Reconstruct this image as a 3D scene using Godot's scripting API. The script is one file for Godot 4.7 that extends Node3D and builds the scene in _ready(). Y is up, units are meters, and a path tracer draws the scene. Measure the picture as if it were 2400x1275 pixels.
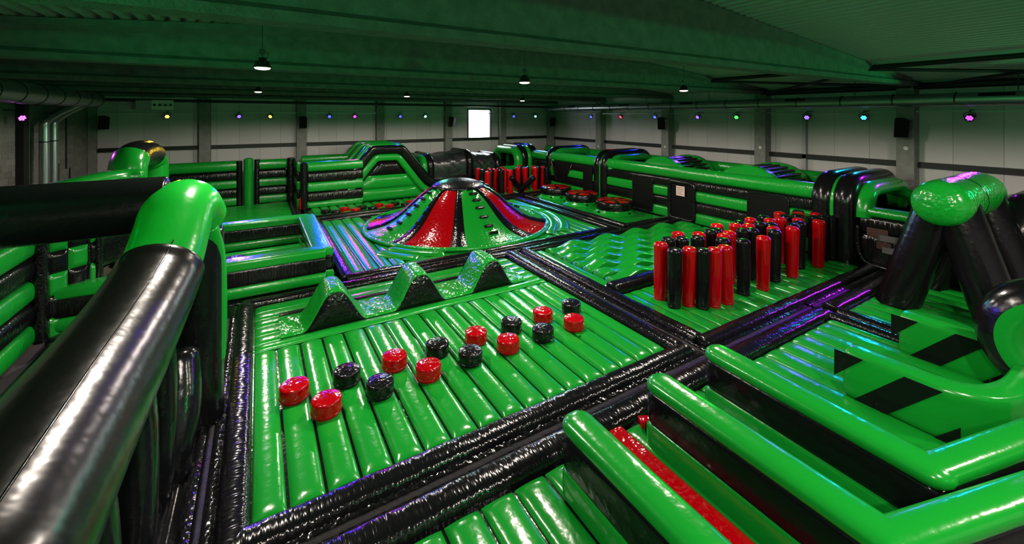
extends Node3D
# Indoor inflatable park. Axes: -z runs away along the left vanishing line, +x along the right one; y = 0 is the top of the inflatable mats.

const EYE := 4.5
const HALL_L := -6.9
const HALL_R := 20.3
const HALL_B := -27.6
const HALL_F := 7.0
const FLOOR := -0.5
const RIDGE := 6.65
const ORD := ["first", "second", "third", "fourth", "fifth", "sixth", "seventh", "eighth", "ninth", "tenth", "eleventh", "twelfth", "thirteenth", "fourteenth", "fifteenth", "sixteenth", "seventeenth", "eighteenth", "nineteenth", "twentieth", "twenty-first", "twenty-second", "twenty-third", "twenty-fourth", "twenty-fifth", "twenty-sixth"]

var M := {}
var rng := RandomNumberGenerator.new()
var used := {}


# ---------------------------------------------------------------- geometry
class Geo:
	var v := PackedVector3Array()
	var n := PackedVector3Array()
	var uv := PackedVector2Array()
	var ix := PackedInt32Array()

	func grid(p: PackedVector3Array, nu: int, nv: int, cu := false, cv := false, flip := false) -> void:
		var base := v.size()
		for a in nu:
			var a0 := (a + nu - 1) % nu if cu else maxi(a - 1, 0)
			var a1 := (a + 1) % nu if cu else mini(a + 1, nu - 1)
			for b in nv:
				var b0 := (b + nv - 1) % nv if cv else maxi(b - 1, 0)
				var b1 := (b + 1) % nv if cv else mini(b + 1, nv - 1)
				var du: Vector3 = p[a1 * nv + b] - p[a0 * nv + b]
				var dv: Vector3 = p[a * nv + b1] - p[a * nv + b0]
				if du.length_squared() < 1e-12:
					var aa := a1 if a == 0 else a0
					du = p[a1 * nv + (b + nv / 4) % nv] - p[a0 * nv + (b + nv / 4) % nv]
					dv = p[aa * nv + b1] - p[aa * nv + b0]
				elif dv.length_squared() < 1e-12:
					var a2 := mini(a + 1, nu - 1) if a * 2 < nu else maxi(a - 1, 0)
					dv = p[a2 * nv + b1] - p[a2 * nv + b0]
				var nn := du.cross(dv).normalized()
				v.append(p[a * nv + b])
				n.append(-nn if flip else nn)
				uv.append(Vector2(float(a) / maxi(nu - 1, 1), float(b) / maxi(nv - 1, 1)))
		for a in (nu if cu else nu - 1):
			for b in (nv if cv else nv - 1):
				var a1 := (a + 1) % nu
				var b1 := (b + 1) % nv
				var q := [base + a * nv + b, base + a1 * nv + b, base + a1 * nv + b1, base + a * nv + b1]
				if flip:
					ix.append_array(PackedInt32Array([q[0], q[1], q[2], q[0], q[2], q[3]]))
				else:
					ix.append_array(PackedInt32Array([q[0], q[2], q[1], q[0], q[3], q[2]]))

	func quad(a: Vector3, b: Vector3, c: Vector3, d: Vector3) -> void:
		# a b c d counter-clockwise seen from the front
		var base := v.size()
		var nn := (b - a).cross(c - a).normalized()
		for q in [a, b, c, d]:
			v.append(q)
			n.append(nn)
		uv.append_array(PackedVector2Array([Vector2(0, 1), Vector2(1, 1), Vector2(1, 0), Vector2(0, 0)]))
		ix.append_array(PackedInt32Array([base, base + 2, base + 1, base, base + 3, base + 2]))

	func box(lo: Vector3, hi: Vector3) -> void:
		var p := func(x: int, y: int, z: int) -> Vector3: return Vector3(hi.x if x else lo.x, hi.y if y else lo.y, hi.z if z else lo.z)
		quad(p.call(0, 0, 1), p.call(1, 0, 1), p.call(1, 1, 1), p.call(0, 1, 1))
		quad(p.call(1, 0, 0), p.call(0, 0, 0), p.call(0, 1, 0), p.call(1, 1, 0))
		quad(p.call(1, 0, 1), p.call(1, 0, 0), p.call(1, 1, 0), p.call(1, 1, 1))
		quad(p.call(0, 0, 0), p.call(0, 0, 1), p.call(0, 1, 1), p.call(0, 1, 0))
		quad(p.call(0, 1, 1), p.call(1, 1, 1), p.call(1, 1, 0), p.call(0, 1, 0))
		quad(p.call(0, 0, 0), p.call(1, 0, 0), p.call(1, 0, 1), p.call(0, 0, 1))

	# rounded, inflated box: each face a small grid pushed out over the rounded core
	func rbox(c: Vector3, size: Vector3, r: float, bulge := 0.0, seg := 4, t := Basis.IDENTITY) -> void:
		var half := size * 0.5
		r = minf(r, minf(half.x, minf(half.y, half.z)))
		var core := half - Vector3(r, r, r)
		var pars := PackedFloat32Array()
		for k in 3:
			pars.append(-1.0 + 0.06 * k)
		for k in seg - 1:
			pars.append(lerpf(-0.88, 0.88, (k + 1.0) / seg))
		for k in 3:
			pars.append(0.88 + 0.06 * k)
		var m := pars.size()
		for axis in 3:
			for s in [-1.0, 1.0]:
				var pts := PackedVector3Array()
				for a in m:
					for b in m:
						var d := Vector3.ZERO
						d[axis] = s
						var u := (axis + 1) % 3
						var w := (axis + 2) % 3
						# the outer steps wind round the edge, the inner ones lie on the flat
						var ua: float = pars[a]
						var wb: float = pars[b]
						var e := Vector3.ZERO
						e[axis] = s
						e[u] = signf(ua) * maxf(0.0, (absf(ua) - 0.88) / 0.12)
						e[w] = signf(wb) * maxf(0.0, (absf(wb) - 0.88) / 0.12)
						var q := Vector3.ZERO
						q[axis] = s * core[axis]
						q[u] = clampf(ua / 0.88, -1, 1) * core[u]
						q[w] = clampf(wb / 0.88, -1, 1) * core[w]
						var flat := (1.0 - pow(absf(ua), 2.0)) * (1.0 - pow(absf(wb), 2.0))
						pts.append(c + t * (q + e.normalized() * r + d * bulge * flat))
				grid(pts, m, m, false, false, s < 0)

	# a swept inflated section: half width rw, half height rh, squareness ex (2 = round), closed by rounded caps
	func sweep(path: PackedVector3Array, rw, rh, ex := 2.0, seg := 14, cap := 0.8, up := Vector3.UP) -> void:
		var k := path.size()
		var rings: Array = []
		for i in k:
			var d := (path[mini(i + 1, k - 1)] - path[maxi(i - 1, 0)]).normalized()
			var w: float = rw if not rw is Array else rw[i]
			var h: float = rh if not rh is Array else rh[i]
			rings.append([path[i], d, w, h])
		if cap > 0.0:
			var f: Array = rings[0]
			var l: Array = rings[-1]
			var cf: float = minf(f[2], f[3]) * cap
			var cl: float = minf(l[2], l[3]) * cap
			var front: Array = []
			for j in 5:
				var a := (j / 4.0) * PI / 2
				front.append([f[0] - f[1] * cf * cos(a), f[1], f[2] * maxf(sin(a), 0.01), f[3] * maxf(sin(a), 0.01)])
			front.pop_back()
			for j in range(3, -1, -1):
				var a := (j / 4.0) * PI / 2
				rings.append([l[0] + l[1] * cl * cos(a), l[1], l[2] * maxf(sin(a), 0.01), l[3] * maxf(sin(a), 0.01)])
			rings = front + rings
		var pts := PackedVector3Array()
		for q in rings:
			var d: Vector3 = q[1]
			var side := d.cross(up)
			if side.length() < 0.05:
				side = d.cross(Vector3(0.3, 0, 1))
			side = side.normalized()
			var uu := side.cross(d).normalized()
			for j in seg:
				var a := TAU * j / seg - PI / 2
				var cs := cos(a)
				var sn := sin(a)
				pts.append(q[0] + side * (signf(cs) * pow(absf(cs), 2.0 / ex) * q[2]) + uu * (signf(sn) * pow(absf(sn), 2.0 / ex) * q[3]))
		var first := v.size()
		grid(pts, rings.size(), seg, false, true)
		# texture runs in metres along the tube, once round it
		var run := 0.0
		for i in rings.size():
			if i > 0:
				run += (rings[i][0] as Vector3).distance_to(rings[i - 1][0])
			for j in seg:
				uv[first + i * seg + j] = Vector2(run, float(j) / seg)

	func lathe(c: Vector3, prof: Array, seg := 24, a0 := 0.0, a1 := TAU, puff := 0.0) -> void:
		var pts := PackedVector3Array()
		var full := a1 - a0 > TAU - 0.001
		var cols := seg if full else seg + 1
		for p in prof:
			for j in cols:
				var t := float(j) / seg
				var a := a0 + (a1 - a0) * t
				var h: float = p.y + (puff * sin(PI * t) if puff else 0.0)
				pts.append(c + Vector3(cos(a) * p.x, h, sin(a) * p.x))
		grid(pts, prof.size(), cols, false, full)

	# polygon in a plane, pushed out along dir with a chamfered, slightly puffed front
	func slab(poly: PackedVector3Array, dir: Vector3, depth: float, ch := 0.02) -> void:
		var c := Vector3.ZERO
		for p in poly:
			c += p
		c /= poly.size()
		var nn := Vector3.ZERO
		for i in poly.size():
			nn += (poly[i] - c).cross(poly[(i + 1) % poly.size()] - c)
		var ps := poly.duplicate()
		if nn.dot(dir) < 0:
			ps.reverse()
		var k := ps.size()
		var flat := PackedVector2Array()
		var ax := (ps[1] - ps[0]).normalized()
		var ay := dir.normalized().cross(ax)
		var top := PackedVector3Array()
		for i in k:
			var inw := (c - ps[i]).normalized()
			top.append(ps[i] + dir.normalized() * depth + inw * ch)
			flat.append(Vector2((ps[i] - c).dot(ax), (ps[i] - c).dot(ay)))
		var mid := PackedVector3Array()
		for i in k:
			mid.append(ps[i] + dir.normalized() * maxf(depth - ch, 0.0))
		for i in k:
			var j := (i + 1) % k
			quad(ps[i], ps[j], mid[j], mid[i])
			quad(mid[i], mid[j], top[j], top[i])
		var tri := Geometry2D.triangulate_polygon(flat)
		for way in 2:
			var base := v.size()
			var src := top if way == 0 else ps
			var d := dir.normalized() * (1.0 if way == 0 else -1.0)
			for i in k:
				v.append(src[i])
				n.append(d)
				uv.append(flat[i])
			for t in range(0, tri.size(), 3):
				var o := [tri[t], tri[t + 1], tri[t + 2]]
				var area := (flat[o[1]] - flat[o[0]]).cross(flat[o[2]] - flat[o[0]])
				var ccw := area > 0.0
				if ccw == (way == 0):
					o = [o[0], o[2], o[1]]
				ix.append_array(PackedInt32Array([base + o[0], base + o[1], base + o[2]]))

	# inflated pillow lying on height y between the seams
	func pad(x0: float, x1: float, z0: float, z1: float, y: float, h: float, gap := 0.016) -> void:
		var cx := (x0 + x1) / 2
		var cz := (z0 + z1) / 2
		var hx := absf(x1 - x0) / 2 - gap
		var hz := absf(z1 - z0) / 2 - gap
		var px := steps(hx)
		var pz := steps(hz)
		var pts := PackedVector3Array()
		for a in px:
			for b in pz:
				var rx := minf(hx, 0.22)
				var rz := minf(hz, 0.22)
				var ex := clampf((absf(a) - (hx - rx)) / rx, 0, 1)
				var ez := clampf((absf(b) - (hz - rz)) / rz, 0, 1)
				var f := sqrt(maxf(0.0, 1.0 - pow(ex, 2.4))) * sqrt(maxf(0.0, 1.0 - pow(ez, 2.4)))
				var q := Vector3(cx + a, y + h * f - 0.015, cz + b)
				pts.append(q)
		grid(pts, px.size(), pz.size(), false, false, true)

	func steps(h: float) -> PackedFloat32Array:
		var s := PackedFloat32Array()
		var r := minf(h, 0.22)
		for k in [1.0, 0.97, 0.88, 0.74, 0.55, 0.3, 0.0]:
			s.append(-(h - r) - r * k)
		var m := int(ceil(maxf(h - r, 0.0) * 2 / 0.5))
		for k in maxi(m - 1, 0):
			s.append(lerpf(-(h - r), h - r, (k + 1.0) / m))
		for k in [0.0, 0.3, 0.55, 0.74, 0.88, 0.97, 1.0]:
			if k > 0.0 or h > r:
				s.append(h - r + r * k)
		return s

	func mesh(shift := Vector3.ZERO) -> ArrayMesh:
		var out := v
		if shift != Vector3.ZERO:
			out = PackedVector3Array()
			out.resize(v.size())
			for i in v.size():
				out[i] = v[i] - shift
		var arr := []
		arr.resize(Mesh.ARRAY_MAX)
		arr[Mesh.ARRAY_VERTEX] = out
		arr[Mesh.ARRAY_NORMAL] = n
		arr[Mesh.ARRAY_TEX_UV] = uv
		arr[Mesh.ARRAY_INDEX] = ix
		var m := ArrayMesh.new()
		m.add_surface_from_arrays(Mesh.PRIMITIVE_TRIANGLES, arr)
		return m


func V(x: float, y: float, z: float) -> Vector3:
	return Vector3(x, y, z)


func path(pts: Array) -> PackedVector3Array:
	return PackedVector3Array(pts)


func smooth(pts: Array, per := 6) -> PackedVector3Array:
	var c := Curve3D.new()
	c.bake_interval = 0.05
	var out := PackedVector3Array()
	var k := pts.size()
	for i in k - 1:
		var p0: Vector3 = pts[maxi(i - 1, 0)]
		var p1: Vector3 = pts[i]
		var p2: Vector3 = pts[i + 1]
		var p3: Vector3 = pts[mini(i + 2, k - 1)]
		for j in per:
			out.append(p1.cubic_interpolate(p2, p0, p3, float(j) / per))
	out.append(pts[-1])
	return out


func straight(a: Vector3, b: Vector3, each := 0.6) -> PackedVector3Array:
	var m := maxi(1, int(ceil(a.distance_to(b) / each)))
	var out := PackedVector3Array()
	for k in m + 1:
		out.append(a.lerp(b, float(k) / m))
	return out


# ---------------------------------------------------------------- naming
func numbered(called: String) -> String:
	if not used.has(called):
		used[called] = 0
		return called
	used[called] += 1
	return "%s_%03d" % [called, used[called]]


func tag(o: Node, label: String, category: String, group := "", kind := "") -> void:
	o.set_meta("label", label)
	o.set_meta("category", category)
	if group:
		o.set_meta("group", group)
	if kind:
		o.set_meta("kind", kind)


func thing(called: String, label: String, category: String, at := Vector3.ZERO, group := "", kind := "") -> Node3D:
	var o := Node3D.new()
	o.name = numbered(called)
	add_child(o)
	o.position = at
	tag(o, label, category, group, kind)
	return o


func base_of(o: Node) -> Vector3:
	var s := Vector3.ZERO
	while o is Node3D and o != self:
		s += o.position
		o = o.get_parent()
	return s


func part(o: Node3D, called: String, g: Geo, m: Material, local := false) -> MeshInstance3D:
	var mi := MeshInstance3D.new()
	mi.name = called
	mi.mesh = g.mesh(Vector3.ZERO if local else base_of(o))
	mi.material_override = m
	o.add_child(mi, true)
	return mi


func copy_of(src: Node3D, label: String, at: Vector3, group := "") -> Node3D:
	var c: Node3D = src.duplicate()
	c.name = numbered(String(src.name).rstrip("0123456789").trim_suffix("_"))
	add_child(c)
	c.position = at
	c.set_meta("label", label)
	if group:
		c.set_meta("group", group)
	return c


# ---------------------------------------------------------------- materials
func noise_tex(freq: float, octaves: int, normal := false, strength := 6.0, kind := FastNoiseLite.TYPE_SIMPLEX_SMOOTH, ramp: Gradient = null, size := 512, sd := 1) -> NoiseTexture2D:
	var f := FastNoiseLite.new()
	f.noise_type = kind
	f.frequency = freq
	f.fractal_octaves = octaves
	f.seed = sd
	var t := NoiseTexture2D.new()
	t.width = size
	t.height = size
	t.seamless = true
	t.noise = f
	if normal:
		t.as_normal_map = true
		t.bump_strength = strength
	if ramp:
		t.color_ramp = ramp
	return t


func ramp2(a: Color, b: Color) -> Gradient:
	var g := Gradient.new()
	g.set_color(0, a)
	g.set_color(1, b)
	return g


func mat(c: Color, rough: float, metal := 0.0, spec := 0.5) -> StandardMaterial3D:
	var m := StandardMaterial3D.new()
	m.albedo_color = c
	m.roughness = rough
	m.metallic = metal
	m.metallic_specular = spec
	return m


func relief(m: StandardMaterial3D, t: Texture2D, strength: float, scale: float) -> StandardMaterial3D:
	m.normal_enabled = true
	m.normal_texture = t
	m.normal_scale = strength
	m.uv1_triplanar = true
	m.uv1_world_triplanar = true
	m.uv1_scale = Vector3.ONE * scale
	return m


func gathered(m: StandardMaterial3D, t: Texture2D, strength: float) -> StandardMaterial3D:
	# creases run across the tube: noise stretched round it
	m.normal_enabled = true
	m.normal_texture = t
	m.normal_scale = strength
	m.uv1_scale = V(2.2, 0.16, 1)
	return m


func make_materials() -> void:
	var soft := noise_tex(0.012, 3, true, 5.0)
	var creased := noise_tex(0.022, 2, true, 11.0, FastNoiseLite.TYPE_SIMPLEX_SMOOTH, null, 512, 7)
	var grit := noise_tex(0.05, 4, true, 6.0, FastNoiseLite.TYPE_SIMPLEX, null, 512, 3)
	M.green = relief(mat(GREEN, 0.2, 0.0, 0.44), soft, 0.3, 0.9)
	M.green_w = relief(mat(GREEN, 0.17), creased, 0.5, 0.75)
	M.black = relief(mat(BLACK, 0.19, 0.0, 0.36), soft, 0.35, 1.1)
	M.black_w = relief(mat(BLACK, 0.17, 0.0, 0.42), creased, 0.45, 0.9)
	M.black_g = gathered(mat(BLACK, 0.16, 0.0, 0.42), creased, 0.26)
	M.green_g = gathered(mat(GREEN, 0.2), creased, 0.16)
	M.black_old = relief(mat(Color(0.048, 0.046, 0.045), 0.25, 0.0, 0.4), soft, 0.28, 0.7)
	M.red = relief(mat(RED, 0.16, 0.0, 0.42), soft, 0.3, 1.2)
	M.red_w = relief(mat(RED, 0.13, 0.0, 0.42), creased, 0.42, 0.7)
	M.dome = relief(mat(Color(0.05, 0.055, 0.07), 0.26), creased, 0.5, 1.0)
	M.strip = relief(mat(Color(0.026, 0.026, 0.03), 0.4, 0.0, 0.35), grit, 1.0, 2.5)
	M.net = mat(Color(0.028, 0.032, 0.034), 0.5, 0.0, 0.25)
	M.netting = mat(Color(0.13, 0.14, 0.145, 0.72), 0.28)
	M.netting.transparency = BaseMaterial3D.TRANSPARENCY_ALPHA
	M.netting.cull_mode = BaseMaterial3D.CULL_DISABLED
	var con := mat(Color.WHITE, 0.9)
	con.albedo_texture = noise_tex(0.01, 5, false, 0, FastNoiseLite.TYPE_SIMPLEX_SMOOTH, ramp2(Color(0.4, 0.41, 0.4), Color(0.49, 0.49, 0.47)), 512, 11)
	M.concrete = relief(con, grit, 0.35, 0.5)
	var con2 := mat(Color.WHITE, 0.9)
	con2.albedo_texture = noise_tex(0.01, 5, false, 0, FastNoiseLite.TYPE_SIMPLEX_SMOOTH, ramp2(Color(0.27, 0.29, 0.28), Color(0.35, 0.37, 0.355)), 512, 11)
	M.beam = relief(con2, grit, 0.3, 0.5)
	M.floor = mat(Color(0.3, 0.3, 0.3), 0.7)
	M.deck = mat(Color(0.6, 0.63, 0.62), 0.45, 0.1)
	M.panel = mat(Color(0.67, 0.66, 0.66), 0.6)
	M.panel_b = mat(Color(0.655, 0.645, 0.645), 0.6)
	M.backing = mat(Color(0.2, 0.2, 0.2), 0.8)
	M.steel = mat(Color(0.06, 0.065, 0.07), 0.55, 0.3)
	M.rail = mat(Color(0.55, 0.57, 0.57), 0.45, 0.5)
	M.duct = relief(mat(Color(0.62, 0.66, 0.67), 0.32, 0.85), soft, 0.25, 2.0)
	M.ring = mat(Color(0.1, 0.11, 0.11), 0.5, 0.4)
	M.case = mat(Color(0.02, 0.02, 0.022), 0.55)
	M.frame = mat(Color(0.16, 0.16, 0.15), 0.5, 0.2)
	M.white = mat(Color(0.75, 0.76, 0.74), 0.6)
	M.paper = mat(Color(0.78, 0.66, 0.64), 0.7)
	M.print_ink = mat(Color(0.42, 0.4, 0.42), 0.7)
	M.label = mat(Color(0.13, 0.13, 0.12), 0.6)
	M.sticker = mat(Color(0.2, 0.045, 0.035), 0.5)
	M.yellow = mat(Color(0.75, 0.6, 0.1), 0.5)
	M.glass = mat(Color(1, 1, 1, 0.08), 0.05)
	M.glass.transparency = BaseMaterial3D.TRANSPARENCY_ALPHA
	M.block = []
	for k in 4:
		var b := mat(Color.WHITE, 0.92)
		var c := 0.4 + 0.018 * k
		b.albedo_color = Color(c, c * 0.995, c * 0.96)
		M.block.append(relief(b, grit, 0.8, 1.6))


const GREEN := Color(0.055, 0.5, 0.14)
const BLACK := Color(0.045, 0.047, 0.053)
const RED := Color(0.55, 0.004, 0.035)


func glow(c: Color, e: float) -> StandardMaterial3D:
	var m := mat(c, 0.4)
	m.emission_enabled = true
	m.emission = c
	m.emission_energy_multiplier = e
	return m


# ---------------------------------------------------------------- the scene
func _ready() -> void:
	rng.seed = 42
	setup_view()
	make_materials()
	hall()
	services()
	mats()
	pucks()
	hump_obstacle()
	wave_field()
	posts()
	volcano()
	discs()
	slide()
	fences()
	pit()
	side_walls()
	tower()
	far_arch()
	right_course()
	back_course()
	maze()
	gantry()


func setup_view() -> void:
	var cam := Camera3D.new()
	cam.name = "camera"
	var f := 990.0
	cam.projection = Camera3D.PROJECTION_FRUSTUM
	cam.near = 0.1
	cam.far = 120.0
	cam.keep_aspect = Camera3D.KEEP_HEIGHT
	cam.size = 1275.0 / f * cam.near
	cam.frustum_offset = Vector2(0, -(637.5 - 272.0) / f * cam.near)
	cam.position = V(0, EYE, 0)
	cam.rotation.y = deg_to_rad(-31.0)
	add_child(cam)
	cam.current = true

	var env := Environment.new()
	env.background_mode = Environment.BG_COLOR
	env.background_color = Color(0.95, 0.97, 1.0)
	env.background_energy_multiplier = 14.0
	env.ambient_light_source = Environment.AMBIENT_SOURCE_DISABLED
	env.tonemap_mode = Environment.TONE_MAPPER_LINEAR
	env.tonemap_exposure = 0.95
	env.sdfgi_enabled = true
	env.ssao_enabled = true
	env.ssil_enabled = true
	var we := WorldEnvironment.new()
	we.name = "world_environment"
	we.environment = env
	add_child(we)


func lamp_light(o: Node3D, at: Vector3, c: Color, e: float, size: float, aim: Vector3, cone: float, soft := 0.6) -> void:
	var l := SpotLight3D.new()
	l.name = "light"
	l.light_color = c
	l.light_energy = e
	l.light_size = size
	l.spot_angle = cone
	l.spot_angle_attenuation = soft
	l.spot_range = 60.0
	l.spot_attenuation = 2.0
	l.shadow_enabled = true
	o.add_child(l)
	var d := (aim - at).normalized()
	var up := Vector3.UP if absf(d.y) < 0.95 else Vector3(0, 0, 1)
	l.transform = Transform3D(Basis.looking_at(d, up), at - o.position)


# ---------------------------------------------------------------- hall
func roof_y(x: float) -> float:
	return 6.95 - (0.09 if x > RIDGE else 0.07) * absf(x - RIDGE)


func structure(called: String, label: String, category: String, at := Vector3.ZERO) -> Node3D:
	return thing(called, label, category, at, "", "structure")


func hall() -> void:
	var o := structure("floor", "plain grey concrete floor of the hall under the inflatables", "floor", V(0, FLOOR, 0))
	var g := Geo.new()
	g.box(V(HALL_L - 0.3, FLOOR - 0.2, HALL_B - 0.3), V(HALL_R + 0.3, FLOOR, HALL_F + 0.3))
	part(o, "slab", g, M.floor)

	# profiled steel deck, ribs running away from the camera, two slopes meeting over the middle
	o = structure("ceiling", "green-lit profiled steel roof deck between the concrete beams", "ceiling", V(0, 6, 0))
	g = Geo.new()
	var pts := PackedVector3Array()
	var x := HALL_L - 0.3
	var cols := 0
	while x < HALL_R + 0.3:
		for k in [[0.0, 0.0], [0.11, 0.0], [0.145, 0.09], [0.215, 0.09]]:
			cols += 1
			for z in [HALL_B - 0.3, HALL_F + 0.3]:
				pts.append(V(x + k[0], roof_y(x + k[0]) + k[1], z))
		x += 0.25
	g.grid(pts, cols, 2, false, false, true)
	var flat := Geo.new()
	for p in g.ix:
		flat.v.append(g.v[p])
		flat.uv.append(Vector2.ZERO)
	for t in range(0, flat.v.size(), 3):
		var nn := (flat.v[t + 2] - flat.v[t]).cross(flat.v[t + 1] - flat.v[t]).normalized()
		for k in 3:
			flat.n.append(nn)
			flat.ix.append(t + k)
	part(o, "deck", flat, M.deck)
	g = Geo.new()
	for s in [[HALL_L - 0.3, RIDGE], [RIDGE, HALL_R + 0.3]]:
		var a: float = s[0]
		var b: float = s[1]
		g.quad(V(a, roof_y(a) + 0.2, HALL_F + 0.3), V(b, roof_y(b) + 0.2, HALL_F + 0.3), V(b, roof_y(b) + 0.2, HALL_B - 0.3), V(a, roof_y(a) + 0.2, HALL_B - 0.3))
	part(o, "roof_board", g, M.backing)

	# tapered concrete beams
	var where := ["spanning the hall nearest overhead", "second from the camera", "third from the camera", "fourth from the camera", "against the back wall"]
	var zs := [-5.55, -10.8, -16.1, -21.5, -26.95]
	for k in 5:
		beam(zs[k], [5.56, 5.51, 5.48, 5.45, 5.45][k], "green-lit tapered concrete roof beam, " + where[k])
	beam(-0.2, 5.5, "tapered concrete roof beam above and behind the camera")
	beam(5.1, 5.5, "tapered concrete roof beam far behind the camera")

	walls()
	columns()
	bracing()


func beam(z: float, yb: float, label: String) -> void:
	var o := structure("roof_beam", label, "beam", V(RIDGE, yb, z))
	var g := Geo.new()
	var rows := [HALL_L, -2.0, 2.0, RIDGE, 11.0, 15.5, HALL_R]
	var pts := PackedVector3Array()
	for x in rows:
		var t := maxf(roof_y(x) - 0.02, 5.8)
		for q in [[-0.2, yb], [0.2, yb], [0.2, yb + 0.12], [0.075, yb + 0.2], [0.075, maxf(t - 0.22, yb + 0.21)], [0.2, maxf(t - 0.12, yb + 0.22)], [0.2, t], [-0.2, t], [-0.2, maxf(t - 0.12, yb + 0.22)], [-0.075, maxf(t - 0.22, yb + 0.21)], [-0.075, yb + 0.2], [-0.2, yb + 0.12]]:
			pts.append(V(x, minf(q[1], t), z + q[0]))
	# hard edges: one strip of faces per side of the section
	var k := 12
	for a in rows.size() - 1:
		for b in k:
			var c := (b + 1) % k
			g.quad(pts[a * k + b], pts[a * k + c], pts[(a + 1) * k + c], pts[(a + 1) * k + b])
	part(o, "girder", g, M.beam)


func walls() -> void:
	# back wall of upright sandwich panels, with the one window
	var wx0 := 12.85
	var wx1 := 14.77
	var wy0 := 2.83
	var wy1 := 5.02
	var o := structure("wall_back", "pale sandwich panel wall along the back of the hall", "wall", V(RIDGE, FLOOR, HALL_B))
	var g := Geo.new()
	var z0 := HALL_B - 0.3
	var z1 := HALL_B - 0.06
	g.box(V(HALL_L - 0.3, FLOOR, z0), V(wx0, 7.2, z1))
	g.box(V(wx1, FLOOR, z0), V(HALL_R + 0.3, 7.2, z1))
	g.box(V(wx0, FLOOR, z0), V(wx1, wy0, z1))
	g.box(V(wx0, wy1, z0), V(wx1, 7.2, z1))
	part(o, "backing", g, M.backing)
	var xs := []
	var x := HALL_L
	while x < wx0 - 0.6:
		xs.append(x)
		x += 1.0
	xs.append(wx0)
	xs.append((wx0 + wx1) / 2)
	x = wx1
	while x < HALL_R - 0.4:
		xs.append(x)
		x += 1.0
	xs.append(HALL_R)
	for k in xs.size() - 1:
		var a: float = xs[k] + 0.004
		var b: float = xs[k + 1] - 0.004
		if a > wx0 - 0.1 and b < wx1 + 0.1:
			panel(o, V(a, FLOOR, z1), V(b, wy0, HALL_B), k)
			panel(o, V(a, wy1, z1), V(b, roof_y(a) - 0.05, HALL_B), k)
		else:
			panel(o, V(a, FLOOR, z1), V(b, roof_y((a + b) / 2) - 0.05, HALL_B), k)

	# right wall, same panels
	o = structure("wall_right", "pale sandwich panel wall along the right side of the hall", "wall", V(HALL_R, FLOOR, -12))
	g = Geo.new()
	g.box(V(HALL_R + 0.06, FLOOR, HALL_B - 0.3), V(HALL_R + 0.3, 6.0, HALL_F + 0.3))
	part(o, "backing", g, M.backing)
	var z := HALL_B
	var kk := 0
	while z < HALL_F - 0.1:
		panel(o, V(HALL_R, FLOOR, z + 0.004), V(HALL_R + 0.06, 5.72, minf(z + 1.15, HALL_F) - 0.004), kk)
		z += 1.15
		kk += 1

	# wall behind the camera
	o = structure("wall_front", "plain panel wall behind the camera", "wall", V(RIDGE, FLOOR, HALL_F))
	g = Geo.new()
	g.box(V(HALL_L - 0.3, FLOOR, HALL_F), V(HALL_R + 0.3, 7.2, HALL_F + 0.3))
	part(o, "backing", g, M.panel)

	# left wall of concrete blocks
	o = structure("wall_left", "grey concrete block wall on the left side of the hall", "wall", V(HALL_L, FLOOR, -12))
	g = Geo.new()
	g.box(V(HALL_L - 0.3, FLOOR, HALL_B - 0.3), V(HALL_L - 0.012, 6.2, HALL_F + 0.3))
	part(o, "mortar", g, M.rail)
	var rest := [Geo.new(), Geo.new(), Geo.new(), Geo.new()]
	var shared: Array[BoxMesh] = []
	for k in 3:
		var b := BoxMesh.new()
		b.size = V(0.06, 0.19, 0.39 + 0.002 * k)
		shared.append(b)
	var count := 0
	for row in 30:
		var y := FLOOR + 0.1 + row * 0.2
		z = -16.6 - (0.2 if row % 2 else 0.0)
		while z > HALL_B + 0.2:
			# the blocks in view sit between the inflatables and the duct, nearest first
			var pick := rng.randi() % 4
			var jut := rng.randf() * 0.006
			if y > 1.25 and y < 4.9 and z < -17.9 and z > -24.6 and count < 296:
				var mi := MeshInstance3D.new()
				mi.name = "block"
				mi.mesh = shared[count % 3]
				mi.material_override = M.block[pick]
				mi.position = V(HALL_L - 0.03 + jut, y, z) - o.position
				o.add_child(mi, true)
				count += 1
			else:
				rest[pick].box(V(HALL_L - 0.06, y - 0.095, z - 0.195), V(HALL_L + jut, y + 0.095, z + 0.195))
			z -= 0.4
	for k in 4:
		var mi := part(o, "far_blocks", rest[k], M.block[k])
		mi.set_meta("kind", "stuff")

	# window in the back wall
	o = structure("window_1", "single bright white window with a dark frame high in the back wall", "window", V((wx0 + wx1) / 2, wy0, HALL_B))
	g = Geo.new()
	for q in [[wx0, wx0 + 0.09, wy0, wy1], [wx1 - 0.09, wx1, wy0, wy1], [wx0, wx1, wy0, wy0 + 0.09], [wx0, wx1, wy1 - 0.09, wy1]]:
		g.box(V(q[0], q[2], HALL_B - 0.2), V(q[1], q[3], HALL_B + 0.04))
	part(o, "window_frame", g, M.frame)
	g = Geo.new()
	g.box(V(wx0 + 0.08, wy0 + 0.08, HALL_B - 0.1), V(wx1 - 0.08, wy1 - 0.08, HALL_B - 0.09))
	part(o, "window_pane", g, M.glass)
	g = Geo.new()
	g.box(V(wx0 - 0.3, wy0 - 0.07, HALL_B - 0.01), V(wx1 + 0.5, wy0, HALL_B + 0.16))
	part(o, "window_sill", g, M.frame)


func panel(o: Node3D, lo: Vector3, hi: Vector3, k: int) -> void:
	var g := Geo.new()
	g.box(lo, hi)
	part(o, "panel", g, M.panel if k % 2 else M.panel_b)


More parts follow.
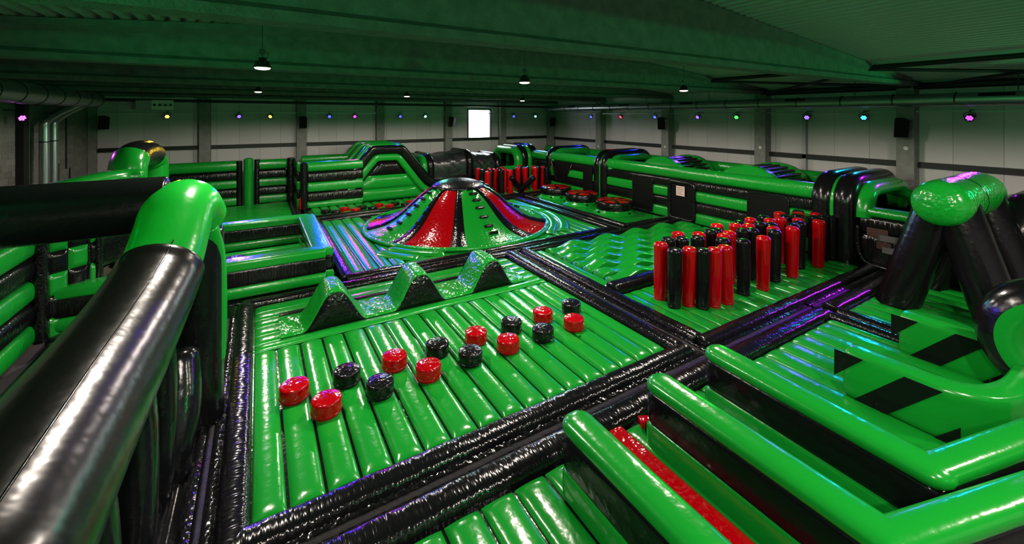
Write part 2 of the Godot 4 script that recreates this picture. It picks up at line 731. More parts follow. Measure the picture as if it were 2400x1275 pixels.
func columns() -> void:
	# right wall columns under each beam, and slimmer ones along the back wall
	var names := ["behind the gantry at the right", "left of the near right-hand speaker bay", "behind the long obstacle wall", "beside the back corner bay"]
	var zs := [-5.7, -10.8, -16.1, -21.6]
	for k in 4:
		var o := structure("concrete_column", "concrete column on the right wall, " + names[k], "column", V(HALL_R - 0.25, FLOOR, zs[k]))
		var g := Geo.new()
		g.rbox(V(HALL_R - 0.26, (FLOOR + 5.5) / 2, zs[k]), V(0.5, 5.5 - FLOOR, 0.5), 0.02, 0.0, 2)
		part(o, "shaft", g, M.concrete)
		g = Geo.new()
		for y in [3.35 - 0.3 * k]:
			g.lathe(Vector3.ZERO, [Vector2(0.001, 0.012), Vector2(0.06, 0.01), Vector2(0.07, 0.0)], 12)
			var t := Basis(V(0, 0, 1), PI / 2)
			for i in g.v.size():
				g.v[i] = t * g.v[i] + V(HALL_R - 0.51, y, zs[k] + 0.02)
				g.n[i] = t * g.n[i]
		part(o, "filled_hole", g, M.white)
	var o2 := structure("concrete_column", "concrete column in the back right corner of the hall", "column", V(19.95, FLOOR, -27.25))
	var g2 := Geo.new()
	g2.rbox(V(19.98, 2.4, -27.28), V(0.5, 5.8, 0.5), 0.02, 0.0, 2)
	part(o2, "shaft", g2, M.concrete)
	var xs := [-2.4, 2.15, 6.65, 11.28, 15.6]
	var names2 := ["leftmost of those between the coloured lights", "behind the small fence gate", "behind the sloping slide", "just left of the window", "just right of the window"]
	for k in 5:
		var o := structure("concrete_column", "back wall concrete column, " + names2[k], "column", V(xs[k], FLOOR, HALL_B + 0.2))
		var g := Geo.new()
		g.rbox(V(xs[k], 2.5, HALL_B + 0.2), V(0.5, 6.0, 0.38), 0.02, 0.0, 2)
		part(o, "shaft", g, M.concrete)
	var o3 := structure("steel_post", "dark steel post in the back left corner beside the block wall", "column", V(-6.75, FLOOR, HALL_B + 0.15))
	var g3 := Geo.new()
	g3.box(V(-6.88, FLOOR, HALL_B + 0.02), V(-6.6, 5.6, HALL_B + 0.3))
	part(o3, "shaft", g3, M.concrete)
	var o4 := structure("steel_post", "dark upright steel post against the block wall beside the twin ducts", "column", V(HALL_L + 0.1, FLOOR, -20.65))
	var g4 := Geo.new()
	g4.box(V(HALL_L + 0.01, FLOOR, -20.85), V(HALL_L + 0.2, 5.6, -20.45))
	part(o4, "shaft", g4, M.steel)

	# girts: the dark horizontal rails of both panel walls
	var o5 := structure("trim_1", "dark horizontal steel rail along the lower back wall", "rail", V(RIDGE, 2.8, HALL_B))
	var segs := [[-6.55, -2.66], [-2.14, 1.89], [2.41, 6.39], [6.91, 11.02], [11.54, 15.34], [15.86, 19.72]]
	for s in segs:
		var g := Geo.new()
		g.box(V(s[0], 2.77, HALL_B + 0.005), V(s[1], 2.95, HALL_B + 0.2))
		part(o5, "rail_length", g, M.steel)
	var o6 := structure("trim_2", "dark horizontal steel rail along the lower right wall", "rail", V(HALL_R, 2.8, -12))
	for s in [[-27.0, -21.86], [-21.34, -16.36], [-15.84, -11.06], [-10.54, -5.96], [-5.44, 2.0]]:
		var g := Geo.new()
		g.box(V(HALL_R - 0.2, 2.68, s[0]), V(HALL_R - 0.005, 2.86, s[1]))
		part(o6, "rail_length", g, M.steel)
	var o7 := structure("trim_3", "thin pale lighting rail high along the back wall", "rail", V(RIDGE, 4.66, HALL_B))
	for s in segs:
		var g := Geo.new()
		g.box(V(s[0], 4.66, HALL_B + 0.3), V(s[1], 4.71, HALL_B + 0.35))
		part(o7, "rail_length", g, M.rail)
	var o8 := structure("trim_4", "thin pale lighting rail high along the right wall", "rail", V(HALL_R, 4.66, -12))
	for s in [[-27.0, -21.86], [-21.34, -16.36], [-15.84, -11.06], [-10.54, -5.96], [-5.44, 2.0]]:
		var g := Geo.new()
		g.box(V(HALL_R - 0.4, 4.63, s[0]), V(HALL_R - 0.35, 4.68, s[1]))
		part(o8, "rail_length", g, M.rail)
	var o9 := structure("steel_post", "green-lit upright steel post dividing a bay of the right wall", "column", V(HALL_R - 0.1, FLOOR, -9.1))
	var g9 := Geo.new()
	g9.box(V(HALL_R - 0.2, FLOOR, -9.17), V(HALL_R - 0.005, 4.6, -9.03))
	part(o9, "shaft", g9, M.rail)


func bracing() -> void:
	# dark steel wind bracing under the deck by the right wall
	var spots := [[-5.45, -0.3, "in the bay nearest the camera"], [-10.7, -5.65, "in the bay above the near posts"]]
	for s in spots:
		var a: float = s[0]
		var b: float = s[1]
		var o := structure("roof_bracing", "dark steel wind bracing under the roof deck, " + s[2], "bracing", V(18, 5.7, (a + b) / 2))
		var g := Geo.new()
		g.sweep(straight(V(16, 5.98, a), V(16, 5.98, b)), 0.07, 0.07, 2.0, 8, 0.0)
		part(o, "strut", g, M.steel)
		g = Geo.new()
		g.sweep(straight(V(19.9, 5.55, a), V(19.9, 5.55, b)), 0.09, 0.12, 4.0, 8, 0.0)
		part(o, "strut", g, M.steel)
		g = Geo.new()
		g.sweep(straight(V(16, 5.93, a), V(19.8, 5.56, b)), 0.05, 0.05, 2.0, 8, 0.0)
		part(o, "diagonal", g, M.steel)
		g = Geo.new()
		g.sweep(straight(V(19.8, 5.5, a), V(16, 5.86, b)), 0.05, 0.05, 2.0, 8, 0.0)
		part(o, "diagonal", g, M.steel)


# ---------------------------------------------------------------- lamps, ducts, loudspeakers
func services() -> void:
	# high-bay lamps: three rows of three, one row behind the camera
	var lab := ["largest round high-bay lamp, hanging at the left of the front row", "round high-bay lamp in the middle of the front row", "round high-bay lamp at the right end of the front row",
		"small round high-bay lamp below the left front lamp, in the far row", "small round high-bay lamp in the middle of the far row", "small round high-bay lamp above the window corner in the far row",
		"round high-bay lamp behind the camera at the left", "round high-bay lamp behind the camera in the middle", "round high-bay lamp behind the camera at the right"]
	var spots := [V(0.06, 5.3, -8.1), V(5.2, 5.27, -8.1), V(10.8, 5.26, -8.1), V(0.0, 5.38, -17.8), V(5.45, 5.35, -17.8), V(11.3, 5.27, -17.8), V(0, 5.3, 1.2), V(5.2, 5.3, 1.2), V(10.8, 5.3, 1.2)]
	for k in 9:
		high_bay(spots[k], lab[k])

	# coloured spotlights
	var blue := Color(0.12, 0.18, 1.0)
	var violet := Color(0.36, 0.2, 1.0)
	var yellow := Color(1.0, 0.82, 0.2)
	var pink := Color(1.0, 0.08, 0.85)
	var purple := Color(0.68, 0.1, 1.0)
	var cyan := Color(0.1, 0.75, 1.0)
	var pale := Color(0.5, 1.0, 0.85)
	var green := Color(0.1, 1.0, 0.2)
	var red := Color(1.0, 0.05, 0.2)
	var back := [[-3.93, yellow, V(-3, 2, -20), 26.0, "yellow spotlight under the duct outlet, leftmost on the back wall"], [-0.89, violet, V(2.2, 0.5, -14.6), 260.0, "violet spotlight on the back wall left of the yellow one"],
		[0.59, yellow, V(-3, 1.5, -20), 26.0, "yellow spotlight beside the violet one in the second back wall bay"], [3.64, blue, V(3.0, 0, -15), 190.0, "blue spotlight beside the pink one on the back wall"],
		[5.08, pink, V(4.5, 0.6, -17), 50.0, "pink spotlight on the back wall above the sloping slide"], [7.89, blue, V(7, 0.8, -16), 60.0, "blue spotlight on the back wall left of the window"],
		[9.57, pale, V(9, 0.5, -15), 40.0, "pale green-white spotlight on the back wall nearest the window's left"], [16.48, blue, V(13, 0.5, -14), 60.0, "blue spotlight on the back wall just right of the window"], [18.45, pale, V(11, 0, -12), 60.0, "pale spotlight on the back wall nearest the back corner"]]
	for s in back:
		stage_light(V(s[0], 4.48, HALL_B + 0.42), s[2], s[1], s[3], s[4])
	var side := [[-22.3, blue, V(10, 0, -17), 70.0, "blue spotlight at the far end of the right wall"], [-19.5, red, V(10, 0, -17), 40.0, "red spotlight on the right wall"], [-16.8, blue, V(9, 0, -13), 70.0, "blue spotlight left of a speaker on the right wall"],
		[-14.0, violet, V(9, 0.5, -13), 90.0, "violet-white spotlight left of the green one on the right wall"], [-11.9, green, V(9, 0, -9), 60.0, "green spotlight on the right wall"], [-8.85, violet, V(8.5, 0, -6), 30.0, "violet spotlight left of the cyan one on the right wall"],
		[-6.9, cyan, V(10.0, 0, -4.6), 36.0, "cyan spotlight on the right wall left of the near speaker"], [-4.1, purple, V(10.5, 0, -4.6), 230.0, "largest purple spotlight, nearest on the right wall"]]
	for s in side:
		stage_light(V(HALL_R - 0.5, 4.45, s[0]), s[2], s[1], s[3], s[4])
	stage_light(V(HALL_L + 0.4, 4.45, -19.7), V(-1.5, 1.0, -14), Color(0.9, 0.25, 1.0), 40.0, "magenta spotlight on the block wall under the big duct")

	# green wash lamps behind and beside the camera, out of the picture
	stage_light(V(HALL_R - 0.5, 4.45, 0.5), V(13, 6.8, -5), Color(0.03, 0.9, 0.45), 120.0, "green wash light on the right wall behind the camera")
	stage_light(V(6.0, 4.45, HALL_F - 0.5), V(5, 6.8, -2), Color(0.03, 0.9, 0.45), 120.0, "green wash light on the wall behind the camera")
	stage_light(V(HALL_L + 0.4, 4.45, -3.0), V(2, 6.5, -7), Color(0.03, 0.9, 0.45), 120.0, "green wash light on the block wall left of the camera")

	# black loudspeakers
	var sp := [[V(-6.3, 3.9, -27.0), V(0.5, 0, 1), 0.6, "black loudspeaker in the back left corner beside the block wall"], [V(2.2, 3.85, -27.05), V(0, 0, 1), 0.62, "black loudspeaker on the back wall column left of the blue light"], [V(11.35, 3.8, -27.0), V(0.8, 0, 1), 0.64, "black loudspeaker on the column left of the window"],
		[V(19.75, 3.75, -26.75), V(-0.5, 0, 1), 0.62, "black loudspeaker in the back right corner"], [V(19.5, 3.78, -16.05), V(-1, 0, 0.6), 0.64, "black loudspeaker on a right wall column behind the long obstacle wall"], [V(19.5, 3.78, -5.75), V(-1, 0, 0.5), 0.64, "largest black loudspeaker, on the near right wall column"]]
	for s in sp:
		speaker(s[0], s[1], s[2], s[3])

	ducts()


func high_bay(p: Vector3, label: String) -> void:
	var o := thing("high_bay_lamp", label, "lamp", p, "high-bay lamps hung in rows")
	o.scale = V(0.8, 0.8, 0.8)
	var g := Geo.new()
	g.lathe(Vector3.ZERO, [Vector2(0.001, 0.2), Vector2(0.07, 0.2), Vector2(0.075, 0.13), Vector2(0.11, 0.12), Vector2(0.125, 0.05), Vector2(0.165, 0.03), Vector2(0.17, 0.0), Vector2(0.15, -0.005), Vector2(0.15, 0.012), Vector2(0.001, 0.014)], 28)
	part(o, "housing", g, M.case, true)
	for k in 10:
		g = Geo.new()
		var a := TAU * k / 10
		g.rbox(V(cos(a) * 0.115, 0.085, sin(a) * 0.115), V(0.05, 0.09, 0.008), 0.003, 0.0, 2, Basis(Vector3.UP, -a))
		part(o, "fin", g, M.case, true)
	g = Geo.new()
	g.lathe(Vector3.ZERO, [Vector2(0.001, -0.045), Vector2(0.08, -0.042), Vector2(0.13, -0.03), Vector2(0.15, 0.0)], 28)
	part(o, "lamp_lens", g, glow(Color(1.0, 0.95, 0.88), 5.0), true)
	g = Geo.new()
	g.rbox(V(0, 0.33, 0), V(0.11, 0.1, 0.06), 0.01, 0.0, 2)
	part(o, "driver_box", g, M.frame, true)
	g = Geo.new()
	g.sweep(straight(V(0, 0.2, 0), V(0, (roof_y(p.x) - p.y) / 0.8, 0)), 0.008, 0.008, 2.0, 6, 0.0)
	part(o, "cable", g, M.case, true)
	g = Geo.new()
	g.sweep(smooth([V(0.03, 0.34, 0), V(0.1, 0.3, 0.02), V(0.1, 0.22, 0.01), V(0.05, 0.19, 0)]), 0.007, 0.007, 2.0, 6, 0.0)
	part(o, "flex", g, M.case, true)
	lamp_light(o, p + V(0, -0.06, 0), LAMP_TINT, LAMP_POWER * (1.4 if p.z > 0.0 else 1.0), 0.14, p + V(0, -2, 0), 85.0, 0.15)


const LAMP_TINT := Color(1.0, 0.945, 0.89)
const LAMP_POWER := 37.0


func stage_light(p: Vector3, aim: Vector3, c: Color, e: float, label: String) -> void:
	var o := thing("stage_spotlight", label, "spotlight", p)
	var d := (aim - p).normalized()
	var t := Basis.looking_at(d, Vector3.UP) * Basis(Vector3.RIGHT, -PI / 2)
	var g := Geo.new()
	g.lathe(Vector3.ZERO, [Vector2(0.001, -0.16), Vector2(0.06, -0.16), Vector2(0.1, -0.1), Vector2(0.115, 0.0), Vector2(0.12, 0.06), Vector2(0.105, 0.06), Vector2(0.1, 0.03), Vector2(0.001, 0.028)], 20)
	for i in g.v.size():
		g.v[i] = t * g.v[i]
		g.n[i] = t * g.n[i]
	part(o, "housing", g, M.case, true)
	var lens := glow(c.lerp(Color.WHITE, 0.18), 3.5)
	for k in 7:
		g = Geo.new()
		var a := TAU * k / 6
		var q := Vector3.ZERO if k == 6 else V(cos(a) * 0.064, 0, sin(a) * 0.064)
		g.lathe(q, [Vector2(0.03, 0.035), Vector2(0.022, 0.05), Vector2(0.001, 0.055)], 10)
		for i in g.v.size():
			g.v[i] = t * g.v[i]
			g.n[i] = t * g.n[i]
		part(o, "led_lens", g, lens, true)
	g = Geo.new()
	var sd := d.cross(Vector3.UP).normalized()
	g.sweep(smooth([sd * 0.13, sd * 0.13 + V(0, 0.12, 0), V(0, 0.18, 0), -sd * 0.13 + V(0, 0.12, 0), -sd * 0.13]), 0.012, 0.012, 2.0, 6, 0.5, d)
	part(o, "yoke", g, M.case, true)
	# clamp up to the lighting rail and an arm back to the wall
	var away := V(0, 0, -1) if p.z < HALL_B + 1.0 else (V(1, 0, 0) if p.x > HALL_R - 1.0 else (V(-1, 0, 0) if p.x < HALL_L + 1.0 else V(0, 0, 1)))
	g = Geo.new()
	g.sweep(path([V(0, 0.17, 0), V(0, 0.24, 0), away * 0.12 + V(0, 0.24, 0), away * 0.52 + V(0, 0.24, 0)]), 0.018, 0.018, 2.0, 6, 0.4, V(0.3, 1, 0.2))
	part(o, "clamp_arm", g, M.case, true)
	lamp_light(o, p + d * 0.12, c, e * 0.3, 0.1, aim, 50.0 if aim.y > 5.0 else 24.0, 0.8)


func speaker(p: Vector3, facing: Vector3, h: float, label: String) -> void:
	var o := thing("loudspeaker", label, "speaker", p)
	var t := Basis.looking_at(-(facing + V(0, -0.25, 0)).normalized(), Vector3.UP)
	var g := Geo.new()
	var w := 0.4
	# trapezoid cabinet, deep at the front, narrow behind
	var sec := [V(-w / 2, 0, 0.17), V(w / 2, 0, 0.17), V(w * 0.3, 0, -0.17), V(-w * 0.3, 0, -0.17)]
	var poly := PackedVector3Array()
	for q in sec:
		poly.append(t * (q + V(0, 0.0, 0)))
	g.slab(poly, t * Vector3.UP, h, 0.012)
	part(o, "cabinet", g, M.case, true)
	g = Geo.new()
	g.rbox(t * V(0, h / 2, 0.175), V(w * 0.9, h * 0.9, 0.03), 0.012, 0.01, 3, t)
	part(o, "grille", g, M.net, true)
	g = Geo.new()
	g.sweep(path([t * V(0, h * 0.75, -0.17), t * V(0, h * 0.8, -0.3), t * V(0, h * 0.85, -0.5)]), 0.02, 0.02, 2.0, 6, 0.3)
	part(o, "bracket", g, M.case, true)


func ducts() -> void:
	# large spiral duct along the block wall
	var o := thing("ventilation_duct", "large round spiral duct running along the top of the block wall", "duct", V(-6.35, 5.2, -18))
	var g := Geo.new()
	g.sweep(straight(V(-6.1, 5.2, -10), V(-6.1, 5.2, -25.2), 1.0), 0.33, 0.33, 2.0, 28, 0.05)
	part(o, "pipe", g, M.duct)
	for k in 8:
		g = Geo.new()
		var z := -15.0 - 1.42 * k
		g.sweep(path([V(-6.1, 5.2, z - 0.02), V(-6.1, 5.2, z + 0.02)]), 0.342, 0.342, 2.0, 28, 0.1)
		part(o, "clamp_ring", g, M.ring)
	# twin drops
	o = thing("ventilation_duct", "pair of slim silver ducts bending down the block wall", "duct", V(-6.5, 4, -21.7))
	for k in 2:
		g = Geo.new()
		var z := -21.45 - 0.8 * k
		g.sweep(smooth([V(-6.15, 4.98, z - 1.9), V(-6.4, 4.6, z - 0.7), V(-6.5, 4.3, z - 0.05), V(-6.52, 4.0, z), V(-6.52, 2.5, z), V(-6.52, 0.6, z)], 5), 0.135 - 0.02 * k, 0.135 - 0.02 * k, 2.0, 18, 0.0, V(1, 0, 0))
		part(o, "pipe", g, M.duct)
		g = Geo.new()
		g.sweep(path([V(-6.52, 3.6, z), V(-6.52, 3.56, z)]), 0.143 - 0.02 * k, 0.143 - 0.02 * k, 2.0, 18, 0.05, V(1, 0, 0))
		part(o, "joint_ring", g, M.ring)
	# conduit lines and a dark hand truck of pipes at the foot of the block wall
	o = thing("conduit", "thin dark conduits running down the block wall right of the ducts", "conduit", V(HALL_L + 0.04, 1, -24))
	for q in [[-23.6, 2.6, 4.4], [-24.7, 2.3, 4.4], [-23.9, 0.4, 2.6], [-25.1, 1.2, 2.3]]:
		g = Geo.new()
		g.sweep(straight(V(HALL_L + 0.035, q[1], q[0]), V(HALL_L + 0.035, q[2], q[0])), 0.025, 0.025, 2.0, 6, 0.2, V(1, 0, 0))
		part(o, "tube", g, M.steel)

	# duct along the right wall with outlets
	o = thing("ventilation_duct", "long round spiral duct running high along the right wall", "duct", V(19.3, 5.05, -12))
	g = Geo.new()
	g.sweep(straight(V(19.3, 5.07, -26.6), V(19.3, 5.02, 1.0), 1.0), 0.215, 0.215, 2.0, 24, 0.05)
	part(o, "pipe", g, M.duct)
	for k in 17:
		g = Geo.new()
		var z := -26.0 + 1.55 * k
		g.sweep(path([V(19.3, 5.05, z - 0.015), V(19.3, 5.05, z + 0.015)]), 0.226, 0.226, 2.0, 24, 0.1)
		part(o, "clamp_ring", g, M.ring)
	for z in [-23.6, -18.6, -14.2, -9.0, -3.4]:
		g = Geo.new()
		g.rbox(V(19.13, 5.16, z), V(0.06, 0.1, 0.75), 0.01, 0.0, 2, Basis(V(0, 0, 1), -0.7))
		part(o, "outlet_grille", g, M.net)
	for z in [-24.0, -17.0, -13.0, -7.0, -3.0]:
		g = Geo.new()
		g.sweep(straight(V(19.3, 5.25, z), V(19.3, roof_y(19.3), z)), 0.012, 0.012, 2.0, 5, 0.0)
		part(o, "hanger_rod", g, M.steel)

	# black pipe along the top of the back wall
	o = thing("sprinkler_pipe", "black pipe with small hangers running high along the back wall", "pipe", V(RIDGE, 5.25, -27.1))
	g = Geo.new()
	g.sweep(straight(V(-6.6, 5.28, -27.05), V(19.3, 5.2, -27.05), 1.5), 0.06, 0.07, 2.0, 10, 0.1)
	part(o, "pipe", g, M.case)
	for k in 17:
		g = Geo.new()
		var x := -5.5 + 1.5 * k
		g.sweep(straight(V(x, 5.22, -27.05), V(x, 5.5, -27.05)), 0.012, 0.012, 2.0, 5, 0.0)
		part(o, "hanger", g, M.rail)

	# air outlet box with four round nozzles
	o = thing("air_outlet", "white air outlet box with four round nozzles under the back pipe", "vent", V(-4, 4.85, -26.6))
	g = Geo.new()
	g.rbox(V(-4.35, 5.05, -26.62), V(1.3, 0.42, 0.5), 0.02, 0.0, 2)
	part(o, "box", g, M.rail)
	g = Geo.new()
	g.rbox(V(-3.98, 5.04, -26.35), V(0.84, 0.46, 0.04), 0.01, 0.0, 2)
	part(o, "front_plate", g, M.white)
	var turn := Basis(V(1, 0, 0), PI / 2)
	for k in 4:
		g = Geo.new()
		g.lathe(Vector3.ZERO, [Vector2(0.055, -0.02), Vector2(0.06, 0.03), Vector2(0.085, 0.05), Vector2(0.098, 0.03), Vector2(0.1, -0.01)], 18)
		for i in g.v.size():
			g.v[i] = turn * g.v[i] + V(-4.29 + 0.205 * k, 5.04, -26.32)
			g.n[i] = turn * g.n[i]
		part(o, "nozzle", g, M.white)
		g = Geo.new()
		g.lathe(Vector3.ZERO, [Vector2(0.06, 0.0), Vector2(0.001, 0.002)], 14)
		for i in g.v.size():
			g.v[i] = turn * g.v[i] + V(-4.29 + 0.205 * k, 5.04, -26.325)
			g.n[i] = turn * g.n[i]
		part(o, "nozzle_core", g, M.case)
	for x in [-4.8, -3.7]:
		g = Geo.new()
		g.sweep(straight(V(x, 5.25, -26.62), V(x, roof_y(x), -26.62)), 0.01, 0.01, 2.0, 5, 0.0)
		part(o, "hanger_rod", g, M.steel)


# ---------------------------------------------------------------- floor mats
func mat_thing(label: String, x0: float, x1: float, z0: float, z1: float) -> Node3D:
	# z0 is the far edge, z1 the near one
	var o := thing("inflatable_floor_mat", label, "inflatable mat", V((x0 + x1) / 2, FLOOR, (z0 + z1) / 2))
	var g := Geo.new()
	g.rbox(V((x0 + x1) / 2, (FLOOR - 0.02) / 2, (z0 + z1) / 2), V(x1 - x0, -FLOOR - 0.02, z1 - z0), 0.04, 0.0, 2)
	part(o, "base", g, M.black)
	return o


func border(o: Node3D, a: Vector3, b: Vector3, r := 0.175, h := 0.1) -> void:
	var g := Geo.new()
	var p := straight(a, b, 0.35)
	for k in p.size():
		p[k].y += 0.006 * sin(k * 2.1 + a.x)
	g.sweep(p, r, h + 0.05, 2.6, 14, 0.3)
	part(o, "border_tube", g, M.black_g)


func pads_x(o: Node3D, xs: Array, z0: float, z1: float, h := 0.075, m: Material = null) -> void:
	for k in xs.size() - 1:
		var g := Geo.new()
		g.pad(xs[k], xs[k + 1], z0, z1, 0.0, h + rng.randf_range(-0.006, 0.006))
		part(o, "channel_pad", g, m if m else M.green)


func pads_z(o: Node3D, zs: Array, x0: float, x1: float, h := 0.075, m: Material = null) -> void:
	for k in zs.size() - 1:
		var g := Geo.new()
		g.pad(x0, x1, zs[k], zs[k + 1], 0.0, h + rng.randf_range(-0.006, 0.006))
		part(o, "channel_pad", g, m if m else M.green)


func series(a: float, b: float, step: float) -> Array:
	var m := maxi(1, int(round((b - a) / step)))
	var out := []
	for k in m + 1:
		out.append(lerpf(a, b, float(k) / m))
	return out


func flap(label: String, a: Vector3, b: Vector3, w: float) -> void:
	# two gathered edge flaps with a hook-and-loop band between neighbouring mats
	var o := thing("joining_strip", label, "strip", (a + b) / 2)
	var d := (b - a).normalized()
	var s := V(-d.z, 0, d.x)
	var m := int(a.distance_to(b) / 0.045)
	for k in 3:
		var g := Geo.new()
		var pts := PackedVector3Array()
		var c := (k - 1) * w * 0.36
		var hw := w * (0.14 if k == 1 else 0.2)
		for i in m + 1:
			var q := a.lerp(b, float(i) / m)
			var rip := (0.011 if k != 1 else 0.004) * sin(i * 2.4 + k * 1.3) + rng.randf_range(-0.006, 0.006)
			for j in 5:
				var t := (j - 2) / 2.0
				pts.append(q + s * (c + t * hw) + V(0, 0.012 + 0.02 * (1.0 - t * t) + rip * (1.0 - absf(t) * 0.6), 0))
		g.grid(pts, m + 1, 5)
		part(o, "gathered_edge" if k != 1 else "fastening_band", g, M.black_w if k != 1 else M.strip)


func mats() -> void:
	# puck and hump mat
	var o := mat_thing("green channelled mat with black border under the nearest puck steps", -0.42, 7.12, -11.95, -5.02)
	pads_x(o, [-0.08, 0.3, 0.71, 1.11, 1.51, 1.92, 2.32, 2.73, 3.13, 3.53, 3.94, 4.35, 4.75, 5.16, 5.57, 5.98, 6.39, 6.75], -9.33, -5.42)
	pads_z(o, [-9.63, -9.35], -0.08, 6.75)
	pads_z(o, [-11.6, -11.22, -10.82, -10.43, -10.03, -9.65], -0.08, 6.75, 0.06)
	border(o, V(-0.25, 0, -11.7), V(-0.25, 0, -5.2))
	border(o, V(-0.3, 0, -5.2), V(7.0, 0, -5.2))
	border(o, V(6.93, 0, -11.7), V(6.93, 0, -5.35))
	border(o, V(-0.3, 0, -11.78), V(7.0, 0, -11.78), 0.17, 0.08)

	# wave and post mat
	o = mat_thing("green mat with black border holding the padded posts and wavy field", 7.36, 15.6, -11.95, -5.02)
	pads_x(o, series(7.75, 15.4, 0.382), -7.72, -5.42, 0.05)
	var g := Geo.new()
	g.pad(7.75, 8.15, -11.6, -8.24, 0.0, 0.08)
	part(o, "edge_pad", g, M.green)
	border(o, V(7.55, 0, -11.7), V(7.55, 0, -5.35))
	border(o, V(7.5, 0, -5.2), V(15.5, 0, -5.2))
	border(o, V(7.8, 0.02, -7.97), V(15.5, 0.02, -7.97), 0.23, 0.16)
	border(o, V(7.5, 0, -11.78), V(15.5, 0, -11.78), 0.17, 0.08)

	# volcano mat
	o = mat_thing("green channelled mat with black border round the red and green volcano", 1.95, 12.22, -19.92, -12.14)
	pads_x(o, [2.3, 2.65, 3.08, 3.48, 3.9], -19.55, -12.5, 0.07)
	pads_x(o, series(9.6, 11.86, 0.41), -19.55, -12.5, 0.055)
	pads_z(o, [-13.75, -13.33, -12.92, -12.5], 3.9, 9.6, 0.05)
	pads_z(o, [-19.55, -19.1, -18.7], 4.32, 9.6, 0.05)
	for rr in [[3.68, 4.12, 0.1], [4.12, 4.6, 0.085]]:
		for side in [[-0.95, 0.0], [0.0, 0.95 if rr[0] < 4 else 0.82], [2.1 if rr[0] < 4 else 2.28, 2.62]]:
			ring_pad(o, rr[0], rr[1], side[0], side[1], rr[2])
	border(o, V(2.12, 0, -19.7), V(2.12, 0, -12.3))
	border(o, V(2.1, 0, -12.32), V(12.1, 0, -12.32), 0.17, 0.08)
	border(o, V(12.04, 0, -19.7), V(12.04, 0, -12.4), 0.17, 0.08)
	border(o, V(2.1, 0, -19.75), V(12.1, 0, -19.75), 0.17, 0.08)

	# spinning disc mat
	o = mat_thing("green mat with black border under the three spinning discs", 12.62, 15.6, -19.92, -12.14)
	g = Geo.new()
	g.pad(12.97, 15.45, -19.55, -12.5, 0.0, 0.05)
	part(o, "top_sheet", g, M.green_w)
	border(o, V(12.8, 0, -19.7), V(12.8, 0, -12.3), 0.17, 0.08)
	border(o, V(12.8, 0, -12.32), V(15.5, 0, -12.32), 0.17, 0.08)
	border(o, V(12.8, 0, -19.75), V(15.5, 0, -19.75), 0.17, 0.08)

	# far puck mat
	o = mat_thing("narrow green mat with seams under the far row of puck steps", 1.85, 10.5, -22.75, -20.15)
	pads_x(o, series(2.17, 10.3, 0.405), -22.7, -20.6, 0.06)
	border(o, V(2.0, 0, -20.38), V(10.4, 0, -20.38), 0.17, 0.07)

	# far post mat
	o = mat_thing("green mat under the far cluster of red and black posts", 10.6, 15.6, -23.3, -20.15)
	pads_x(o, series(10.9, 15.4, 0.41), -23.2, -20.75, 0.06)
	border(o, V(10.7, 0, -20.4), V(15.5, 0, -20.4), 0.17, 0.09)

	# mat behind the pit
	o = mat_thing("green ribbed mat between the foam pit and the small fence gate", -3.4, 1.75, -25.2, -17.3)
	pads_z(o, series(-25.1, -17.4, 0.35), -3.3, 1.35, 0.045)
	border(o, V(1.55, 0, -25.0), V(1.55, 0, -17.5), 0.16, 0.04)

	# maze mat in the foreground
	o = mat_thing("green channelled mat in the foreground carrying the maze walls", -0.42, 11.15, -4.76, -0.6)
	pads_x(o, series(-0.08, 4.88, 0.45), -4.36, -0.7, 0.08)
	pads_x(o, [4.88, 5.33, 5.78, 6.23, 6.7, 7.18, 7.66, 8.14, 8.63, 9.13, 9.63, 10.13, 10.62, 10.82], -4.4, -0.7, 0.07)
	border(o, V(-0.3, 0, -4.58), V(11.0, 0, -4.58), 0.19, 0.1)
	border(o, V(10.98, 0, -4.5), V(10.98, 0, -0.7), 0.15, 0.08)

	# gantry mat
	o = mat_thing("green mat with black border under the four-legged gantry", 11.2, 15.6, -4.76, -0.6)
	pads_x(o, series(11.5, 15.4, 0.43), -4.4, -0.7, 0.06)
	border(o, V(11.4, 0, -4.58), V(15.5, 0, -4.58), 0.19, 0.1)
	border(o, V(11.35, 0, -4.4), V(11.35, 0, -0.7), 0.15, 0.08)

	# dark mat at the left
	o = mat_thing("plain black mat in the passage under the big foreground tower", -3.6, -0.5, -12.0, -0.6)
	g = Geo.new()
	g.pad(-3.5, -0.8, -11.9, -0.7, 0.0, 0.04)
	part(o, "top_sheet", g, M.black)

	flap("gathered black joining strip between the puck mat and the post mat", V(7.24, 0, -12.0), V(7.24, 0, -4.95), 0.26)
	flap("long gathered black joining strip in front of the puck mat", V(-0.45, 0, -4.9), V(11.1, 0, -4.9), 0.34)
	flap("gathered black joining strip between the gantry mat and the post mat", V(11.2, 0, -4.9), V(15.5, 0, -4.9), 0.3)
	flap("gathered black joining strip in front of the volcano", V(1.95, 0, -12.05), V(15.5, 0, -12.05), 0.24)
	flap("gathered black joining strip between the volcano mat and the spinning discs", V(12.42, 0, -19.9), V(12.42, 0, -12.2), 0.24)
	flap("gathered black joining strip behind the volcano", V(1.9, 0, -20.05), V(15.4, 0, -20.05), 0.24)
	flap("gathered black joining strip between the foreground maze and the gantry", V(11.17, 0, -4.6), V(11.17, 0, -0.7), 0.26)
	flap("gathered black joining strip left of the nearest puck mat", V(-0.58, 0, -11.9), V(-0.58, 0, -4.9), 0.3)


